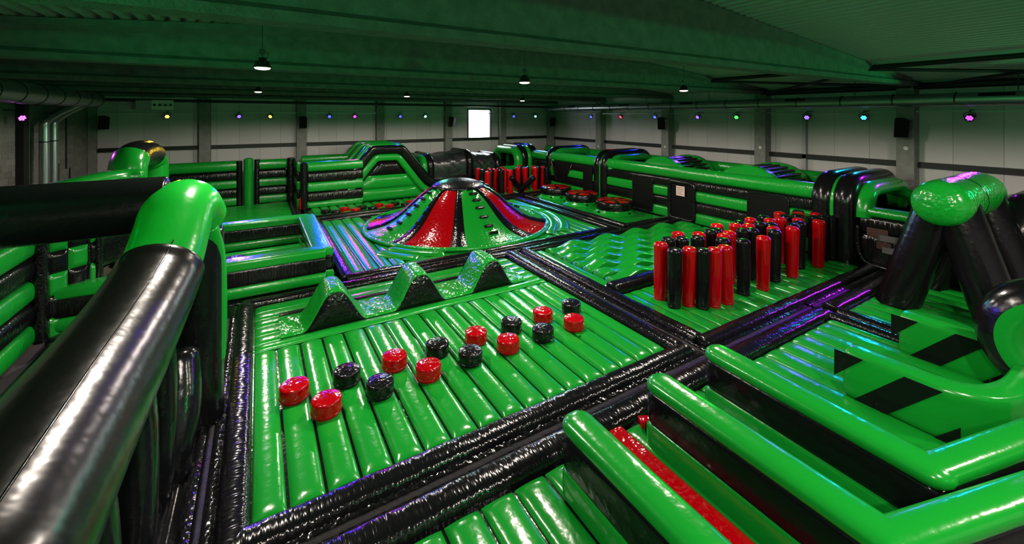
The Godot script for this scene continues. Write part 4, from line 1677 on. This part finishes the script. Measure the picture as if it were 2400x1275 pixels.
# ---------------------------------------------------------------- foreground tower
func tower() -> void:
	var o := thing("tower_frame", "huge black and green inflatable tube frame filling the left foreground", "tube frame", V(-1.3, 0, -6.0))
	var g := Geo.new()
	g.sweep(straight(V(-7.0, 3.27, -7.45), V(-1.1, 3.3, -7.45), 0.5), 0.37, 0.37, 2.0, 28, 0.2)
	part(o, "cross_tube", g, M.black)
	g = Geo.new()
	g.sweep(smooth([V(-1.02, 2.6, -6.45), V(-0.98, 2.78, -6.68), V(-0.95, 3.0, -6.95), V(-0.93, 3.18, -7.2), V(-0.86, 3.2, -7.5), V(-0.8, 3.0, -7.72)], 6), 0.4, 0.4, 2.0, 36, 0.1, V(1, 0, 0.1))
	part(o, "elbow", g, M.green)
	g = Geo.new()
	g.sweep(smooth([V(-1.0, 2.66, -6.52), V(-1.04, 2.52, -6.25), V(-1.09, 2.4, -5.6), V(-1.12, 2.35, -4.9), V(-1.14, 2.34, -4.0), V(-1.15, 2.34, -2.6)], 5), 0.435, 0.435, 2.0, 36, 0.2)
	part(o, "side_tube", g, M.black_old)
	# seam along the top
	g = Geo.new()
	g.sweep(smooth([V(-0.86, 3.03, -6.36), V(-0.9, 2.92, -6.1), V(-0.95, 2.81, -5.6), V(-0.98, 2.762, -4.9), V(-1.0, 2.752, -4.0), V(-1.01, 2.752, -2.6)], 5), 0.008, 0.006, 2.0, 6, 0.2)
	part(o, "seam", g, M.black)
	# corner leg, green on its outer face
	g = Geo.new()
	g.sweep(straight(V(-0.8, 0.0, -7.78), V(-0.8, 2.8, -7.72)), 0.36, 0.36, 2.6, 22, 0.3, V(0, 0, 1))
	part(o, "corner_leg", g, M.black)
	g = Geo.new()
	g.sweep(smooth([V(-0.55, 0.9, -7.72), V(-0.53, 1.6, -7.72), V(-0.55, 2.4, -7.68), V(-0.62, 2.9, -7.5)], 5), 0.13, 0.16, 2.6, 14, 0.5, V(0, 0, 1))
	part(o, "outer_face", g, M.green)
	g = Geo.new()
	g.sweep(smooth([V(-0.98, 0.0, -6.75), V(-0.92, 0.4, -6.8), V(-0.88, 0.8, -6.95), V(-0.92, 1.25, -7.15)], 5), 0.24, 0.26, 2.6, 18, 0.6, V(0, 0, 1))
	part(o, "foot_bulge", g, M.black)
	# posts and dark wall below the side tube
	for z in [-6.3, -5.2, -3.9]:
		g = Geo.new()
		g.sweep(smooth([V(-1.06, 0, z), V(-1.02, 0.8, z), V(-1.02, 1.6, z), V(-1.08, 2.2, z)], 4), 0.2, 0.2, 2.4, 18, 0.3, V(0, 0, 1))
		part(o, "post", g, M.black)
	g = Geo.new()
	g.sweep(straight(V(-1.25, 0.55, -6.9), V(-1.25, 0.55, -2.8)), 0.14, 0.55, 4.0, 14, 0.3)
	part(o, "dark_wall", g, M.black)


func far_arch() -> void:
	var o := thing("tube_arch", "tall green legged tube arch with a dark top behind the foreground frame", "arch", V(-3.36, 0, -18.2))
	var g := Geo.new()
	g.sweep(straight(V(-3.41, 0, -17.1), V(-3.41, 2.0, -17.1)), 0.44, 0.44, 2.0, 24, 0.1, V(0, 0, 1))
	part(o, "leg_foot", g, M.black)
	g = Geo.new()
	g.sweep(smooth([V(-3.41, 2.0, -17.1), V(-3.41, 2.50, -17.1), V(-3.41, 2.95, -17.15), V(-3.39, 3.20, -17.4)], 6), 0.46, 0.46, 2.0, 26, 0.1, V(1, 0, 0))
	part(o, "leg", g, M.green)
	g = Geo.new()
	g.sweep(smooth([V(-3.39, 3.14, -17.3), V(-3.36, 3.23, -17.8), V(-3.31, 3.23, -18.7), V(-3.26, 3.10, -19.3)], 6), 0.45, 0.45, 2.0, 26, 0.2, V(1, 0, 0))
	part(o, "top_tube", g, M.dome)
	g = Geo.new()
	g.sweep(smooth([V(-3.26, 3.10, -19.2), V(-3.24, 2.90, -19.55), V(-3.23, 2.50, -19.65), V(-3.23, 2.25, -19.65)], 6), 0.44, 0.44, 2.0, 26, 0.1, V(1, 0, 0))
	part(o, "leg", g, M.green)
	g = Geo.new()
	g.sweep(straight(V(-3.23, 0, -19.65), V(-3.23, 2.25, -19.65)), 0.43, 0.43, 2.0, 24, 0.1, V(0, 0, 1))
	part(o, "leg_foot", g, M.black)


# ---------------------------------------------------------------- obstacle course along the right wall
func course_window(o: Node3D, z0: float, z1: float, y0: float, y1: float, framed: bool) -> void:
	var x := 15.52
	var cz := (z0 + z1) / 2
	var cy := (y0 + y1) / 2
	var g := Geo.new()
	g.rbox(V(x + 0.02, cy, cz), V(0.06, y1 - y0, absf(z1 - z0)), 0.03, 0.0, 3)
	var w := part(o, "net_window", g, M.net)
	var line := PackedVector3Array()
	var r := 0.16
	var hz := absf(z1 - z0) / 2
	var hy := (y1 - y0) / 2
	for q in [[1, 1, 0.0], [-1, 1, PI / 2], [-1, -1, PI], [1, -1, PI * 1.5]]:
		for k in 5:
			var a: float = q[2] + (PI / 2) * k / 4.0
			line.append(V(x, cy + q[1] * (hy - r) + sin(a) * r, cz + q[0] * (hz - r) + cos(a) * r))
	line.append(line[0])
	g = Geo.new()
	var t := 0.09 if framed else 0.03
	g.sweep(line, t, t, 2.2, 10, 0.0, V(1, 0, 0))
	part(w, "window_rim", g, M.black_w)


func hoop_pair(o: Node3D, za: float, zb: float, r: float, top: float, lining: float) -> void:
	# two black tubes with a green one squeezed between, and a green lining on one side
	for z in [za, zb]:
		var g := Geo.new()
		g.sweep(hoop(15.62, 18.85, top - r, z, 0.62), r, r, 2.2, 16, 0.0, V(0, 0, 1))
		part(o, "black_hoop", g, M.black)
	var g2 := Geo.new()
	g2.sweep(hoop(15.66, 18.8, top - r - 0.06, (za + zb) / 2, 0.6), r * 0.8, r * 0.55, 2.0, 14, 0.0, V(0, 0, 1))
	part(o, "green_hoop", g2, M.green)
	g2 = Geo.new()
	var arch := hoop(15.75, 18.7, top - r - 0.16, lining, 0.62)
	arch[0].y = 1.45
	arch[1].y = 1.55
	arch[arch.size() - 1].y = 1.45
	arch[arch.size() - 2].y = 1.55
	g2.sweep(arch, r * 0.75, r * 1.0, 2.2, 14, 0.0, V(0, 0, 1))
	part(o, "green_lining", g2, M.green)


func right_course() -> void:
	var bands := [[1.76, 2.3, "g", 1], [1.37, 1.78, "k"], [0.91, 1.37, "g"], [0.47, 0.91, "k"], [0.0, 0.47, "g"]]
	var o := thing("obstacle_course", "long green and black obstacle course wall with dark windows along the right side", "obstacle course", V(17.2, FLOOR, -11.5))
	var g := Geo.new()
	g.rbox(V(17.25, 0.35, -11.4), V(3.2, 1.7, 10.4), 0.1, 0.0, 2)
	part(o, "base", g, M.black)
	stripes(o, V(15.78, 0, -16.3), V(15.78, 0, -6.7), 0.5, bands)
	stripes(o, V(18.75, 0, -16.3), V(18.75, 0, -6.7), 0.5, [[1.85, 2.35, "g", 1], [1.2, 1.85, "k"]])
	course_window(o, -14.5, -13.3, 0.1, 1.68, false)
	course_window(o, -12.36, -11.15, 0.08, 1.66, true)
	course_window(o, -8.9, -7.5, 0.1, 1.72, false)
	# folds of the sheet over the top tube joints
	for z in [-15.9, -11.6, -10.2]:
		g = Geo.new()
		g.sweep(path([V(15.78, 2.03, z - 0.02), V(15.78, 2.03, z + 0.02)]), 0.256, 0.276, 2.4, 18, 0.2)
		part(o, "weld_seam", g, M.green)
	hoop_pair(o, -17.0, -16.5, 0.25, 2.7, -16.2)
	hoop_pair(o, -6.5, -5.9, 0.32, 2.72, -5.55)

	# sign on the framed window
	var s := thing("paper_sign", "pale pink paper notice on the framed dark window of the obstacle course", "sign", V(15.4, 1.2, -11.95))
	g = Geo.new()
	g.rbox(V(15.44, 1.3, -11.75), V(0.012, 0.42, 0.42), 0.004, 0.0, 2)
	part(s, "sheet", g, M.paper)
	for k in 5:
		g = Geo.new()
		g.box(V(15.425, 1.17 + 0.066 * k, -11.9), V(15.432, 1.185 + 0.066 * k, -11.6 - (0.1 if k == 1 else 0.0)))
		part(s, "print_line", g, M.print_ink)

	# two slide humps seen over the top tube
	var hs := [[-13.2, "arched green slide hump with violet lit treads over the far windows"], [-9.2, "arched green slide hump with striped treads near the black hoops"]]
	for q in hs:
		var z: float = q[0]
		var h := thing("slide_hump", q[1], "slide hump", V(17.2, 1.2, z))
		for x in [16.25, 18.2]:
			g = Geo.new()
			var poly := PackedVector3Array()
			for k in 17:
				var a := PI * k / 16.0
				poly.append(V(x, 1.9 + 0.72 * sin(a), z - 1.15 * cos(a)))
			poly.append(V(x, 1.2, z + 1.15))
			poly.append(V(x, 1.2, z - 1.15))
			g.slab(poly, V(-1, 0, 0), 0.3, 0.05)
			part(h, "side_cheek", g, M.green)
		for k in 12:
			g = Geo.new()
			var a := PI * (k + 0.5) / 12.0
			g.sweep(straight(V(16.2, 1.82 + 0.7 * sin(a), z - 1.12 * cos(a)), V(17.95, 1.82 + 0.7 * sin(a), z - 1.12 * cos(a))), 0.12, 0.06, 2.0, 10, 0.2)
			part(h, "tread", g, M.dome if k % 2 else M.black)

	# part of the course beyond the first hoops, with the triangular net window
	o = thing("obstacle_course", "striped obstacle course section with a triangular net window beside the far posts", "obstacle course", V(17.2, FLOOR, -19.2))
	g = Geo.new()
	g.rbox(V(17.25, 0.35, -19.4), V(3.2, 1.7, 4.3), 0.1, 0.0, 2)
	part(o, "base", g, M.black)
	stripes(o, V(15.78, 0, -21.2), V(15.78, 0, -17.3), 0.5, bands)
	stripes(o, V(18.75, 0, -21.2), V(18.75, 0, -17.3), 0.5, [[1.85, 2.35, "g", 1], [1.2, 1.85, "k"]])
	g = Geo.new()
	g.slab(PackedVector3Array([V(15.54, 1.7, -21.1), V(15.54, 1.74, -19.05), V(15.54, 0.68, -19.8), V(15.54, 0.66, -20.55)]), V(-1, 0, 0), 0.05, 0.03)
	part(o, "net_window", g, M.net)
	g = Geo.new()
	g.sweep(path([V(15.5, 1.7, -21.1), V(15.5, 1.74, -19.05), V(15.5, 0.68, -19.8), V(15.5, 0.66, -20.55), V(15.5, 1.7, -21.1)]), 0.05, 0.05, 2.0, 8, 0.0, V(1, 0, 0))
	part(o, "window_rim", g, M.black_w)
	g = Geo.new()
	g.rbox(V(15.52, 0.85, -17.75), V(0.08, 1.7, 0.75), 0.03, 0.01, 3)
	part(o, "net_panel", g, M.net)
	g = Geo.new()
	g.sweep(hoop(15.62, 18.85, 2.4, -21.45, 0.62), 0.22, 0.26, 2.2, 16, 0.0, V(0, 0, 1))
	part(o, "black_hoop", g, M.black)
	g = Geo.new()
	g.sweep(hoop(15.8, 18.7, 2.25, -21.15, 0.6), 0.25, 0.22, 2.2, 14, 0.0, V(0, 0, 1))
	part(o, "green_lining", g, M.green)
	stripes(o, V(15.78, 0, -23.3), V(15.78, 0, -21.7), 0.5, [[1.7, 2.25, "g", 1], [0.9, 1.7, "k"], [0.0, 0.9, "k"]])
	stripes(o, V(18.75, 0, -26.0), V(18.75, 0, -21.7), 0.5, [[1.8, 2.3, "g", 1], [0.0, 1.8, "k"]])

	# open section before the near hoops
	o = thing("obstacle_course", "low black open section of the obstacle course with a green rail beside the gantry", "obstacle course", V(17.2, FLOOR, -4.2))
	g = Geo.new()
	g.rbox(V(17.25, 0.05, -4.1), V(3.2, 1.1, 3.0), 0.1, 0.0, 2)
	part(o, "base", g, M.black)
	stripes(o, V(15.8, 0, -5.5), V(15.8, 0, -2.8), 0.46, [[1.48, 1.78, "g", 1], [1.0, 1.5, "k"], [0.0, 1.0, "k"]])
	stripes(o, V(18.75, 0, -5.5), V(18.75, 0, -2.8), 0.46, [[1.6, 2.05, "g", 1], [0.4, 1.6, "k"]])
	g = Geo.new()
	var ln := smooth([V(15.52, 1.2, -5.55), V(15.5, 0.6, -5.55), V(15.5, 0.2, -5.4), V(15.5, 0.1, -5.0), V(15.5, 0.1, -4.4)], 4)
	g.sweep(ln, 0.06, 0.06, 2.0, 10, 0.4, V(1, 0, 0))
	part(o, "edge_piping", g, M.black_w)
	hoop_pair(o, -2.4, -1.8, 0.34, 2.6, -2.75)
	# safety sticker with arrows
	s = thing("safety_sticker", "faded red arrow sticker with two white text strips on the black course wall", "sign", V(15.5, 0.9, -4.9))
	for q in [[V(15.56, 1.06, -5.1), V(0.014, 0.26, 0.5)], [V(15.56, 0.72, -4.95), V(0.014, 0.2, 0.34)]]:
		g = Geo.new()
		g.rbox(q[0], q[1], 0.005, 0.0, 2)
		part(s, "red_patch", g, M.sticker)
	for q in [[V(15.545, 0.95, -4.84), V(0.014, 0.2, 0.5)], [V(15.545, 0.62, -4.78), V(0.014, 0.2, 0.4)]]:
		g = Geo.new()
		g.rbox(q[0], q[1], 0.005, 0.0, 2)
		var lab := part(s, "text_strip", g, M.label)
		for k in 4:
			g = Geo.new()
			g.box(q[0] + V(-0.012, -0.07 + 0.04 * k, -0.2), q[0] + V(-0.008, -0.055 + 0.04 * k, 0.15 + 0.02 * (k % 2)))
			part(lab, "print_line", g, M.print_ink)


# ---------------------------------------------------------------- course along the back wall
func back_course() -> void:
	var o := thing("crawl_tunnel", "crawl tunnel of grey netting stretched over black hoops at the back", "tunnel", V(10.5, FLOOR, -24.8))
	var pv := V(0, 0, -23.4)
	var zl := 2.9
	var g := Geo.new()
	g.rbox(V(10.8, 0.0, -24.9), V(4.6, 1.0, 2.8), 0.1, 0.0, 2)
	part(o, "base", g, M.black)
	stripes(o, V(8.6, 0, -23.45), V(13.0, 0, -23.45), 0.4, [[0.55, 0.95, "k"], [0.0, 0.55, "g"]])
	for q in [[8.55, 2.3], [11.05, 2.42], [13.0, 2.15]]:
		g = Geo.new()
		g.sweep(turned(hoop(0, zl, q[1] - 0.22, -23.4, 0.6), V(0, 0, -23.4)), 0.24, 0.22, 2.2, 14, 0.0, V(1, 0, 0))
		for i in g.v.size():
			g.v[i].x += q[0]
		part(o, "black_hoop", g, M.black)
	g = Geo.new()
	g.sweep(turned(hoop(0.08, zl - 0.08, 2.0, -23.4, 0.55), V(0, 0, -23.4)), 0.24, 0.2, 2.2, 14, 0.0, V(1, 0, 0))
	for i in g.v.size():
		g.v[i].x += 8.2
	part(o, "green_hoop", g, M.green)
	g = Geo.new()
	g.sweep(straight(V(7.0, 1.55, -23.5), V(8.3, 1.55, -23.5)), 0.2, 0.17, 2.4, 12, 0.3)
	part(o, "green_rail", g, M.green)
	g = Geo.new()
	g.sweep(straight(V(7.0, 0.75, -23.5), V(8.4, 0.75, -23.5)), 0.2, 0.65, 4.0, 12, 0.3)
	part(o, "black_band", g, M.black)
	# sagging net between the hoops
	for q in [[8.6, 11.0, 2.28, 2.4], [11.15, 12.95, 2.4, 2.12]]:
		g = Geo.new()
		var pts := PackedVector3Array()
		var m := 20
		for i in m + 1:
			var t := float(i) / m
			var top: float = lerpf(q[2], q[3], t) - 0.3 * sin(PI * t) * (0.6 + 0.2 * sin(t * 9))
			for j in 25:
				var a := PI * j / 24.0
				var cs := cos(a)
				var sn := sin(a)
				var zz := -24.85 + signf(cs) * pow(absf(cs), 0.5) * 1.45
				var yy := 0.7 + pow(absf(sn), 0.5) * (top - 0.7)
				var cr := 0.035 * sin(t * 24 + j * 1.9) * sin(PI * t)
				pts.append(V(lerpf(q[0], q[1], t), yy + cr, zz - signf(cs) * cr))
		g.grid(pts, m + 1, 25)
		part(o, "net_cover", g, M.netting)
	# dark folds hanging in the tunnel
	for q in [[V(9.2, 0.75, -23.5), V(11.6, 1.55, -23.7)], [V(11.4, 0.8, -23.6), V(12.8, 1.8, -23.8)]]:
		g = Geo.new()
		g.sweep(smooth([q[0], q[0].lerp(q[1], 0.5) + V(0, -0.1, 0), q[1]], 5), 0.1, 0.07, 2.0, 8, 0.5)
		part(o, "inner_tube", g, M.green)

	# crawl-through opening with green lining where the course turns the corner
	o = thing("corner_hoops", "green framed crawl opening with black and green hoops in the back corner", "hoop", V(15.3, FLOOR, -24.8))
	g = Geo.new()
	g.rbox(V(15.0, 0.05, -24.9), V(3.6, 1.1, 2.8), 0.1, 0.0, 2)
	part(o, "base", g, M.black)
	for q in [[14.55, 2.5, 0.28, "g"], [15.0, 2.62, 0.24, "k"], [15.4, 2.55, 0.18, "g"], [15.8, 2.62, 0.24, "k"]]:
		g = Geo.new()
		g.sweep(turned(hoop(0, zl, q[1] - q[2], -23.4, 0.65), V(0, 0, -23.4)), q[2], q[2] * 1.05, 2.2, 14, 0.0, V(1, 0, 0))
		for i in g.v.size():
			g.v[i].x += q[0]
		part(o, "green_hoop" if q[3] == "g" else "black_hoop", g, M.green if q[3] == "g" else M.black)
	stripes(o, V(13.2, 0, -23.45), V(14.7, 0, -23.45), 0.4, [[1.0, 1.3, "g", 1], [0.0, 1.0, "k"]])
	stripes(o, V(13.2, 0, -26.3), V(14.7, 0, -26.3), 0.4, [[1.6, 2.0, "g", 1], [0.0, 1.6, "k"]])
	for z in [-23.9, -25.0]:
		g = Geo.new()
		g.sweep(straight(V(15.0, 0.6, z), V(15.0, 2.1, z)), 0.12, 0.12, 2.0, 10, 0.3, V(1, 0, 0))
		part(o, "inner_post", g, M.black)
	o = thing("slide_lump", "small rounded green lump between the volcano top and the far posts", "lump", V(9.8, 0, -22.6))
	g = Geo.new()
	var pr := []
	for k in 9:
		var a := (PI / 2) * k / 8.0
		pr.append(Vector2(1.0 * cos(a), 0.85 * sin(a)))
	g.lathe(V(9.9, 0, -22.3), pr, 24)
	part(o, "body", g, M.green)


# ---------------------------------------------------------------- maze walls in the foreground
func maze_wall(o: Node3D, line: PackedVector3Array, w: float, h: float) -> void:
	for q in [[0.0, 0.38, "g"], [0.36, 0.82, "k"], [0.76, 1.0, "c"]]:
		var y0: float = q[0] * h
		var y1: float = q[1] * h
		var l := PackedVector3Array()
		for p in line:
			l.append(V(p.x, (y0 + y1) / 2, p.z))
		var g := Geo.new()
		if q[2] == "c":
			g.sweep(l, w / 2, (y1 - y0) / 2, 2.4, 22, 0.95 * w / (y1 - y0))
		else:
			g.sweep(l, w / 2 * 0.985, (y1 - y0) / 2 + 0.01, 6.0, 20, 0.95 * w / (y1 - y0))
		part(o, {"g": "lower_band", "k": "middle_band", "c": "top_cap"}[q[2]], g, M.black if q[2] == "k" else M.green)


func maze() -> void:
	var h := 0.96
	var o := thing("maze_wall", "nearest striped maze wall with rounded green top, left of the red strip", "maze wall", V(3.35, 0, -2.7))
	maze_wall(o, straight(V(3.25, 0, -3.87), V(3.23, 0, -1.2), 0.4), 0.4, h)
	o = thing("maze_wall", "second striped maze wall right of the red strip, turning right at its end", "maze wall", V(4.72, 0, -2.7))
	maze_wall(o, straight(V(4.7, 0, -3.87), V(4.66, 0, -1.44), 0.4), 0.4, h)
	maze_wall(o, straight(V(4.66, 0, -1.44), V(7.4, 0, -0.62), 0.5), 0.34, h)
	o = thing("maze_wall", "third striped maze wall, farthest of the long parallel ones", "maze wall", V(6.05, 0, -2.7))
	maze_wall(o, straight(V(6.06, 0, -3.92), V(5.95, 0, -1.5), 0.4), 0.4, h)
	maze_wall(o, straight(V(5.95, 0, -1.5), V(8.6, 0, -0.82), 0.5), 0.34, h)

	# low walls with slanting black bands
	var spec := [[8.25, "low green maze wall with slanting black bands, nearer of the two", 0], [10.6, "low green maze wall with slanting black bands beside the gantry leg", 1]]
	for s in spec:
		var x: float = s[0]
		o = thing("maze_wall", s[1], "maze wall", V(x, 0, -2.3))
		var line: PackedVector3Array
		if s[2] == 0:
			line = smooth([V(x, 0, -3.05), V(x, 0, -2.4), V(x + 0.02, 0, -1.95), V(x + 0.25, 0, -1.6), V(x + 0.8, 0, -1.42), V(x + 1.6, 0, -1.4)], 4)
		else:
			line = straight(V(x, 0, -3.05), V(x, 0, -1.5), 0.3)
		var l := PackedVector3Array()
		for p in line:
			l.append(p + V(0, 0.39, 0))
		var g := Geo.new()
		g.sweep(l, 0.2, 0.39, 5.0, 20, 0.35)
		part(o, "body", g, M.green)
		# slanting bands proud of the face towards the left
		var fx := x - 0.2
		for q in [[-4.2, -3.45], [-2.97, -2.56], [-2.05, -1.66]]:
			var poly := PackedVector3Array()
			var z_end := -1.75 if s[2] == 0 else -1.5
			var poly2 := PackedVector2Array([Vector2(q[0], 0.0), Vector2(q[1], 0.0), Vector2(q[1] + 0.9 * 0.72, 0.72), Vector2(q[0] + 0.9 * 0.72, 0.72)])
			var clip := Geometry2D.intersect_polygons(poly2, PackedVector2Array([Vector2(-3.2, 0.01), Vector2(z_end, 0.01), Vector2(z_end, 0.71), Vector2(-3.2, 0.71)]))
			if clip.is_empty():
				continue
			for p in clip[0]:
				poly.append(V(fx + 0.004, p.y, p.x))
			g = Geo.new()
			g.slab(poly, V(-1, 0, 0), 0.015, 0.012)
			part(o, "slanting_band", g, M.black)

	# red strips lying between the walls
	o = thing("red_strip", "long red padded strip on the mat between the first two maze walls", "strip", V(4.25, 0.06, -3.2))
	var g2 := Geo.new()
	g2.sweep(straight(V(4.24, 0.11, -4.3), V(4.2, 0.11, -1.6), 0.3), 0.14, 0.05, 4.0, 12, 0.2)
	part(o, "pad", g2, M.red_w)
	o = thing("red_strip", "tip of a red padded strip peeking out left of the second maze wall", "strip", V(4.6, 0.06, -4.1))
	g2 = Geo.new()
	g2.sweep(straight(V(4.66, 0.14, -4.22), V(5.15, 0.14, -3.95), 0.3), 0.09, 0.05, 4.0, 12, 0.2)
	part(o, "pad", g2, M.red_w)

	# donut hoop at the right edge
	o = thing("donut_hoop", "big upright black donut hoop with a green inner ring at the right edge", "hoop", V(10.2, 0, -1.15))
	var c := V(10.2, 1.12, -1.08)
	for k in 2:
		g2 = Geo.new()
		var pts := PackedVector3Array()
		var m := 48
		for i in m:
			var a := TAU * i / m
			for j in 13:
				# the tube's outer half is black, the inner half green
				var b := (-PI * 0.42 + PI * 1.28 * j / 12.0) if k == 0 else (PI * 0.86 + PI * 0.72 * j / 12.0)
				var rr := 0.6 + 0.38 * cos(b)
				pts.append(c + V(0.42 * sin(b), sin(a) * rr, cos(a) * rr))
		g2.grid(pts, m, 13, true, false)
		part(o, "outer_tube" if k == 0 else "inner_ring", g2, M.black if k == 0 else M.green)
	g2 = Geo.new()
	g2.sweep(straight(V(10.5, 0.05, -1.9), V(10.5, 0.05, -0.7), 0.3), 0.3, 0.12, 3.0, 12, 0.3)
	part(o, "foot", g2, M.black)


# ---------------------------------------------------------------- gantry
func gantry() -> void:
	var o := thing("swing_gantry", "black four-legged gantry carrying a fat green drum beam", "gantry", V(14.7, 0, -3.1))
	for x in [13.2, 15.3]:
		for z in [-3.95, -2.2]:
			var g := Geo.new()
			var foot := V(x - 0.05, -0.05, z)
			var head := V(x + 0.05, 2.5, -3.1 + (z + 3.1) * 0.15)
			g.sweep(straight(foot, head, 0.5), 0.4, 0.4, 2.0, 26, 0.2, V(1, 0, 0))
			part(o, "leg", g, M.black)
	var c := V(14.25, 2.58, -3.1)
	var prof := [[-1.72, 0.0], [-1.715, 0.14], [-1.68, 0.29], [-1.6, 0.42], [-1.46, 0.49], [-1.25, 0.51], [-0.8, 0.515], [-0.27, 0.5], [-0.23, 0.5], [0.6, 0.515], [1.25, 0.51], [1.46, 0.49], [1.6, 0.42], [1.68, 0.29], [1.715, 0.14], [1.72, 0.0]]
	var g3 := Geo.new()
	var pts := PackedVector3Array()
	for q in prof:
		for j in 32:
			var a := TAU * j / 32
			pts.append(c + V(q[0], cos(a) * q[1], sin(a) * q[1]))
	g3.grid(pts, prof.size(), 32, false, true)
	part(o, "drum_beam", g3, M.green_w)
	for x in [-0.25]:
		g3 = Geo.new()
		g3.sweep(path([c + V(x - 0.012, 0, 0), c + V(x + 0.012, 0, 0)]), 0.508, 0.508, 2.0, 32, 0.02)
		part(o, "seam", g3, M.black)
